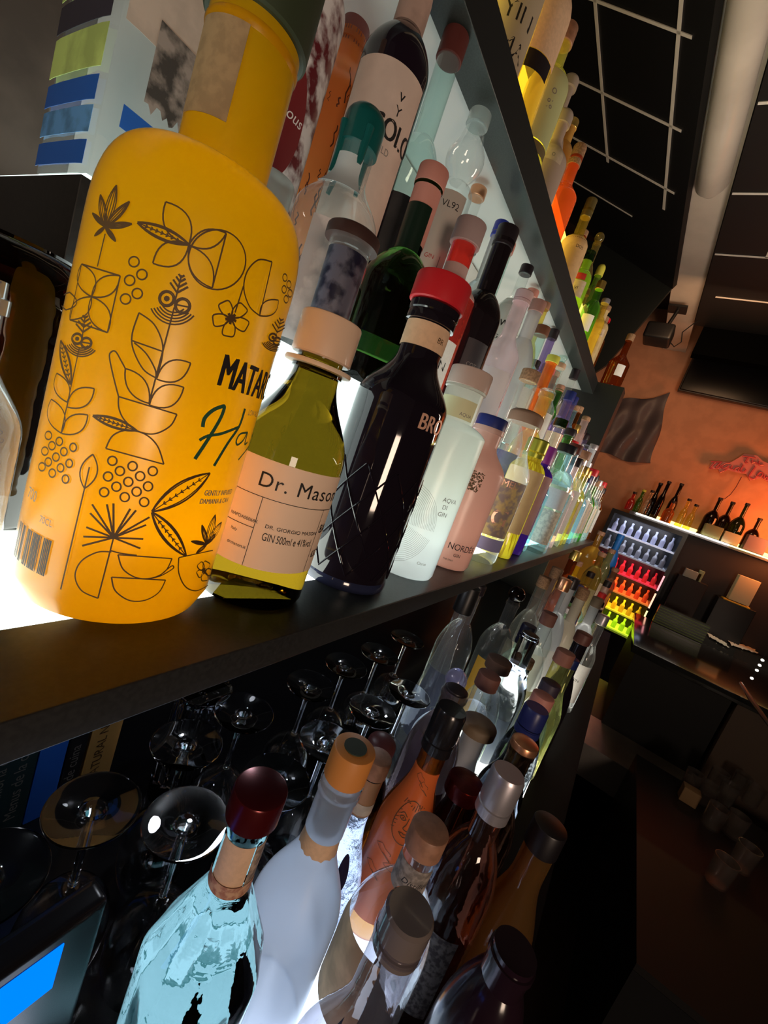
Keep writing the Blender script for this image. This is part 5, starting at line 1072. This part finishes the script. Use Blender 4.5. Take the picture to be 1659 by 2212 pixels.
kid(tube('cable', [(3.66, p.y - .08, p.z - .03), (3.66, p.y - .12, p.z - .06), (3.66, p.y - .15, p.z - .02), (3.67, p.y - .13, p.z + .05), (3.68, p.y - .17, p.z + .12), (3.7, p.y - .20, p.z + .16)], .004, BLACKP, None, 6), spk)
V = []; Fc = []; nx, nz = 24, 28
c00 = atX(1325, 868, 4.6); c10 = atX(1446, 852, 4.6); c01 = atX(1275, 975, 4.6); c11 = atX(1405, 1003, 4.6)
for s_ in (0, 1):
    for j in range(nz + 1):
        for i in range(nx + 1):
            u, v = i / nx, j / nz; q = c00 * (1 - u) * (1 - v) + c10 * u * (1 - v) + c01 * (1 - u) * v + c11 * u * v
            V.append((4.585 + .014 * sin(u * 17 + v * 4) * (.3 + v) + .008 * sin(v * 13 + u * 5) + .025 * s_, q.y + .01 * sin(v * 9), q.z + (.02 * sin(u * 7) if j in (0, nz) else 0)))
W = nx + 1; S = W * (nz + 1)
for j in range(nz):
    for i in range(nx):
        a_ = j * W + i; Fc.append((a_, a_ + 1, a_ + W + 1, a_ + W)); Fc.append((S + a_, S + a_ + W, S + a_ + W + 1, S + a_ + 1))
for i in range(nx): Fc.append((i, S + i, S + i + 1, i + 1)); q_ = nz * W + i; Fc.append((q_, q_ + 1, S + q_ + 1, S + q_))
for j in range(nz): q_ = j * W; Fc.append((q_, q_ + W, S + q_ + W, S + q_)); q_ += nx; Fc.append((q_, S + q_, S + q_ + W, q_ + W))
gb = link('hanging_cloth', mesh('hanging_cloth', V, Fc, True, 70), pbr('grey_plastic_wrap', (.085, .065, .072), rough=.5, coat=.05, bump=.5, bscale=20)); tag(gb, 'crumpled grey plastic wrapped cloth hanging on the orange wall', 'cloth')
# neon sign: pinkish backing plate with script letters
XN = 4.56
sg = empty('neon_sign', (XN, atX(1600, 1010, XN).y, atX(1600, 1010, XN).z)); tag(sg, 'pinkish unlit neon script sign on the orange wall, cut off by the right edge', 'sign')
def wallpt(px, py, x=XN): q = atX(px, py, x); return (x, q.y, q.z)
outl = [(1530, 1012), (1541, 996), (1563, 997), (1580, 998), (1597, 988), (1608, 980), (1636, 984), (1648, 996), (1668, 1004), (1700, 1010), (1700, 1060), (1668, 1045), (1645, 1033), (1620, 1038), (1612, 1024), (1590, 1020), (1572, 1015), (1555, 1022), (1552, 1014)]
pl = prism('backing_plate', [wallpt(*p) for p in outl], (.02, 0, 0), pbr('pink_acrylic', (.62, .22, .20), rough=.35)); kid(pl, sg)
ud = Vector((0, -1, 0)); nl_ = []
def neon(pts, r=.006): nl_.append(tube_data([wallpt(*p, XN - .012) for p in through(pts, 4)], r, 6))
neon([(1536, 997), (1560, 998)]); neon([(1546, 998), (1534, 1011), (1540, 1012)]); neon([(1556, 1000), (1546, 1010), (1552, 1011), (1557, 1005)])
neon([(1578, 1000), (1566, 1002), (1558, 1009), (1566, 1011), (1574, 1006), (1566, 1016), (1556, 1020)]); neon([(1582, 1006), (1578, 1012), (1584, 1014)]); neon([(1590, 1010), (1586, 1016)]); neon([(1590, 1011), (1597, 1010), (1594, 1018)])
neon([(1606, 1004), (1600, 1016), (1606, 1020), (1612, 1014)]); neon([(1632, 1008), (1622, 1022), (1618, 1030), (1628, 1035), (1634, 1030)]); neon([(1642, 1020), (1636, 1027), (1643, 1030), (1648, 1023), (1642, 1020)]); neon([(1652, 1026), (1650, 1034), (1658, 1030), (1657, 1037)])
neon([(1604, 985), (1632, 989)]); neon([(1618, 986), (1610, 998), (1616, 1000)]); neon([(1626, 994), (1624, 1000), (1632, 998), (1636, 1003)]); neon([(1640, 996), (1640, 1004), (1650, 1004)])
kid(link('neon_tubes', mesh('neon_tubes', *merge(nl_), True), pbr('dusty_rose_tube', (.55, .10, .12), rough=.3)), sg)
kid(tube('cable', [wallpt(1602, 1030), wallpt(1590, 1052), wallpt(1578, 1068), wallpt(1565, 1078)], .003, DKRED, None, 6), sg)
# clutter on the bar at the right
X2 = 2.95
def on_bar(p, X): q = atX(*p, X); return q
for (lb, nm, cat, p, X, w_, d_, h_, m_) in (('small grey carton standing on the bar beside the dark jar', 'carton', 'box', (1492, 1250), 4.15, .11, .06, .065, pbr('grey_carton', (.45, .50, .48), rough=.6)),
    ('narrow green and white packet next to the grey carton', 'packet', 'packet', (1512, 1246), 4.15, .035, .04, .09, pbr('green_white_packet', (.35, .50, .32), rough=.6)),
    ('stack of cream cartons glowing at the right edge', 'carton_stack', 'box', (1602, 1288), 4.15, .13, .09, .20, pbr('cream_carton', (.80, .74, .50), rough=.6)),
    ('bright yellow tray under the stack of cream cartons', 'tray', 'tray', (1592, 1302), 4.15, .17, .10, .012, pbr('yellow_tray', (.85, .56, .06), rough=.5)),
    ('small tan beer mat box beside the bar, lower right', 'mat_box', 'box', (1522, 1668), 2.1, .06, .05, .06, pbr('tan_box', (.30, .18, .08), rough=.7))):
    q = atX(*p, X); o = box(nm, 0, d_, -w_ / 2, w_ / 2, 0, h_, m_, None, .003); zq = {'carton': atX(1500, 1250, 4.15).z - .011, 'packet': atX(1500, 1250, 4.15).z - .011, 'tray': q.z - .013, 'mat_box': -.9495, 'carton_stack': atX(1595, 1302, 4.15).z}.get(nm, q.z); o.location = (X, q.y, zq); tag(o, lb, cat)
q = atX(1595, 1302, 4.15); cs = box('crate_stand', 4.151, 4.29, q.y - .12, q.y + .12, FLOOR, q.z - .014, BLACKP, None, .004); tag(cs, 'black stand against the back cabinet under the yellow tray', 'stand')
q = atX(1500, 1250, 4.15); cs2 = box('low_cabinet', 4.151, 4.29, q.y - .10, q.y + .10, FLOOR, q.z - .012, pbr('dark_stand', (.02, .016, .018), rough=.5), None, .004); tag(cs2, 'dark low cabinet behind the bar under the grey carton', 'cabinet')
# string of tiny bulbs and a reed straw on the bar
st_ = empty('string_light', atX(1610, 1450, 2.75)); tag(st_, 'short string of tiny white star-like bulbs on the bar', 'string light')
pts = [atX(*p, 2.75) for p in ((1655, 1410), (1647, 1426), (1641, 1437), (1635, 1448), (1624, 1465))]
kid(tube('wire', pts, .0015, BLACKP, None, 5), st_)
for q in pts[1:]:
    V, Fc = lathe_data([(0, -.006), (.005, -.004), (.007, 0), (.005, .004), (0, .006)], 10); V = [Vector(v) + q for v in V]; kid(link('bulb', mesh('bulb', V, Fc, True), emis('tiny_bulb', (1.0, .95, .8), 5)), st_)
tn = tube('tongs', [atX(1600, 1475, 2.6), atX(1625, 1515, 2.45), atX(1665, 1570, 2.3)], [.006, .011, .008], STEEL); tag(tn, 'long dull steel bar tongs lying slanted over the bar edge at the right', 'tongs')
gl2 = pbr('reflection_sheet', (.85, .80, .66), rough=.4, metal=.4, bump=.6, bscale=25)  # bright sheets added in place of a reflection on the bar top
for i, (pa, pb, lb) in enumerate((((1528, 1372), (1570, 1396), 'bright reflection on the bar top put in as a sheet, left piece'), ((1575, 1390), (1632, 1408), 'bright reflection on the bar top put in as a sheet, right piece'))):
    a = atZ(*pa, ZC + .001); b = atZ(*pb, ZC + .001); V = []; Fc = []; n = 14
    for s_ in (0, 1):
        for j in range(5):
            for k in range(n + 1):
                t = k / n; q = a + (b - a) * t; V.append((q.x + (j - 2) * .045, q.y + .006 * sin(j * 3 + k), ZC + .004 + .007 * abs(sin(k * 1.9 + j * 2.3)) + .001 * s_))
    W = n + 1; S = W * 5
    for j in range(4):
        for k in range(n): q_ = j * W + k; Fc.append((q_, q_ + 1, q_ + W + 1, q_ + W)); Fc.append((S + q_, S + q_ + W, S + q_ + W + 1, S + q_ + 1))
    o = link('bar_reflection', mesh('bar_reflection', V, Fc, True), gl2); tag(o, lb, 'reflection')
lamp('reflection_fill_light', 'SPOT', (3.5, -1.3, .9), 30, (1.0, .9, .7), .05, (3.8, -.85, ZC), spot=.6)  # added spot that brightens the reflection sheets
GM6 = 'used glasses on the right of the bar'
for i, p in enumerate(((1496, 1686), (1528, 1712), (1550, 1682), (1572, 1712), (1600, 1690), (1628, 1716), (1545, 1762), (1590, 1780), (1560, 1880), (1610, 1850))):
    q = atZ(*p, -.90); X_, Y_ = q.x, q.y
    if i == 0:
        me_ = mesh('tumbler', *lathe_data([(0, 0), (.028, 0), (.030, .004), (.034, .09), (.0325, .09), (.028, .008), (0, .007)], 24), True, 40)
        dkp = thin('tumbler_glass', (.85, .82, .8), dust=.08)
    o = link('tumbler', me_, dkp); o.location = (X_, Y_, -.9495); tag(o, f'used tumbler in the dark right of the bar, {("nearest the steel ledge", "second from the steel ledge", "third from the steel ledge", "fourth from the steel ledge", "fifth from the steel ledge", "at the right edge", "lone one in the middle", "lower right one", "lowest one", "low near right edge")[i]}', 'glass', GM6)
gt = box('glass_tray', 1.2, 2.28, -1.3, -.38, -.97, -.95, pbr('dark_tray', (.015, .013, .012), rough=.5)); tag(gt, 'dark draining tray under the used glasses at the right', 'tray')
gs = box('tray_cabinet', 1.2, 2.28, -1.3, -.38, FLOOR, -.971, BLACKP); tag(gs, 'black cabinet under the draining tray at the right', 'cabinet')
for o in bpy.data.objects:
    lb = o.get('label', '')
    for pre, px_, py_ in (('bright blue bottle glimpsed', .508, .532), ('round-shouldered clear bottle with dark grey', .487, .408), ('clear bottle with white neck tag', .233, .325), ('clear bottle with long lilac', .622, .132), ('clear round-topped bottle with navy', .802, .200),
        ('open mouthed clear bottle', .8385, .083), ('olive tinted ribbed', .898, .006), ('maroon wax topped', .512, .050)):
        if lb.startswith(pre): o.location.x, o.location.y = px_, py_
    if lb.startswith('squat dark brown bottle with plum'): o.location.x, o.location.y = .478, .156
    if lb.startswith('wide golden amber bottle'): o.location.x, o.location.y = .490, -.045
    if lb.startswith('bottle with broad olive brown'): o.location.x, o.location.y = .603, .074
# ---------------------------------------------------------------- keep neighbouring bottles from touching (the nearest ones stay put)
for it in range(250):
    moved = False
    for i in range(len(PLACED)):
        a, ra, za = PLACED[i]
        for j in range(i + 1, len(PLACED)):
            b, rb, zb_ = PLACED[j]
            if abs(za - zb_) > .004: continue
            dx = b.location.x - a.location.x; dy = b.location.y - a.location.y; d = sqrt(dx * dx + dy * dy); need = ra + rb + .002
            if d >= need or d < 1e-6: continue
            fa = 0.0 if a.location.x < .84 - (.3 if za > -.5 else 0) else 1.0; fb = 0.0 if b.location.x < .84 - (.3 if zb_ > -.5 else 0) else 1.0
            if fa + fb == 0:
                continue
            if fa and fb: fa = fb = .5
            s_ = 1 if dx >= 0 else -1; gap = sqrt(max(need * need - dy * dy, 0)) - abs(dx)
            a.location.x -= s_ * gap * fa; b.location.x += s_ * gap * fb; moved = True
    if not moved: break
# ================================================================ lift everything from eye level to the floor's frame
for o in list(bpy.data.objects):
    if o.parent is None: o.location.z += EYE
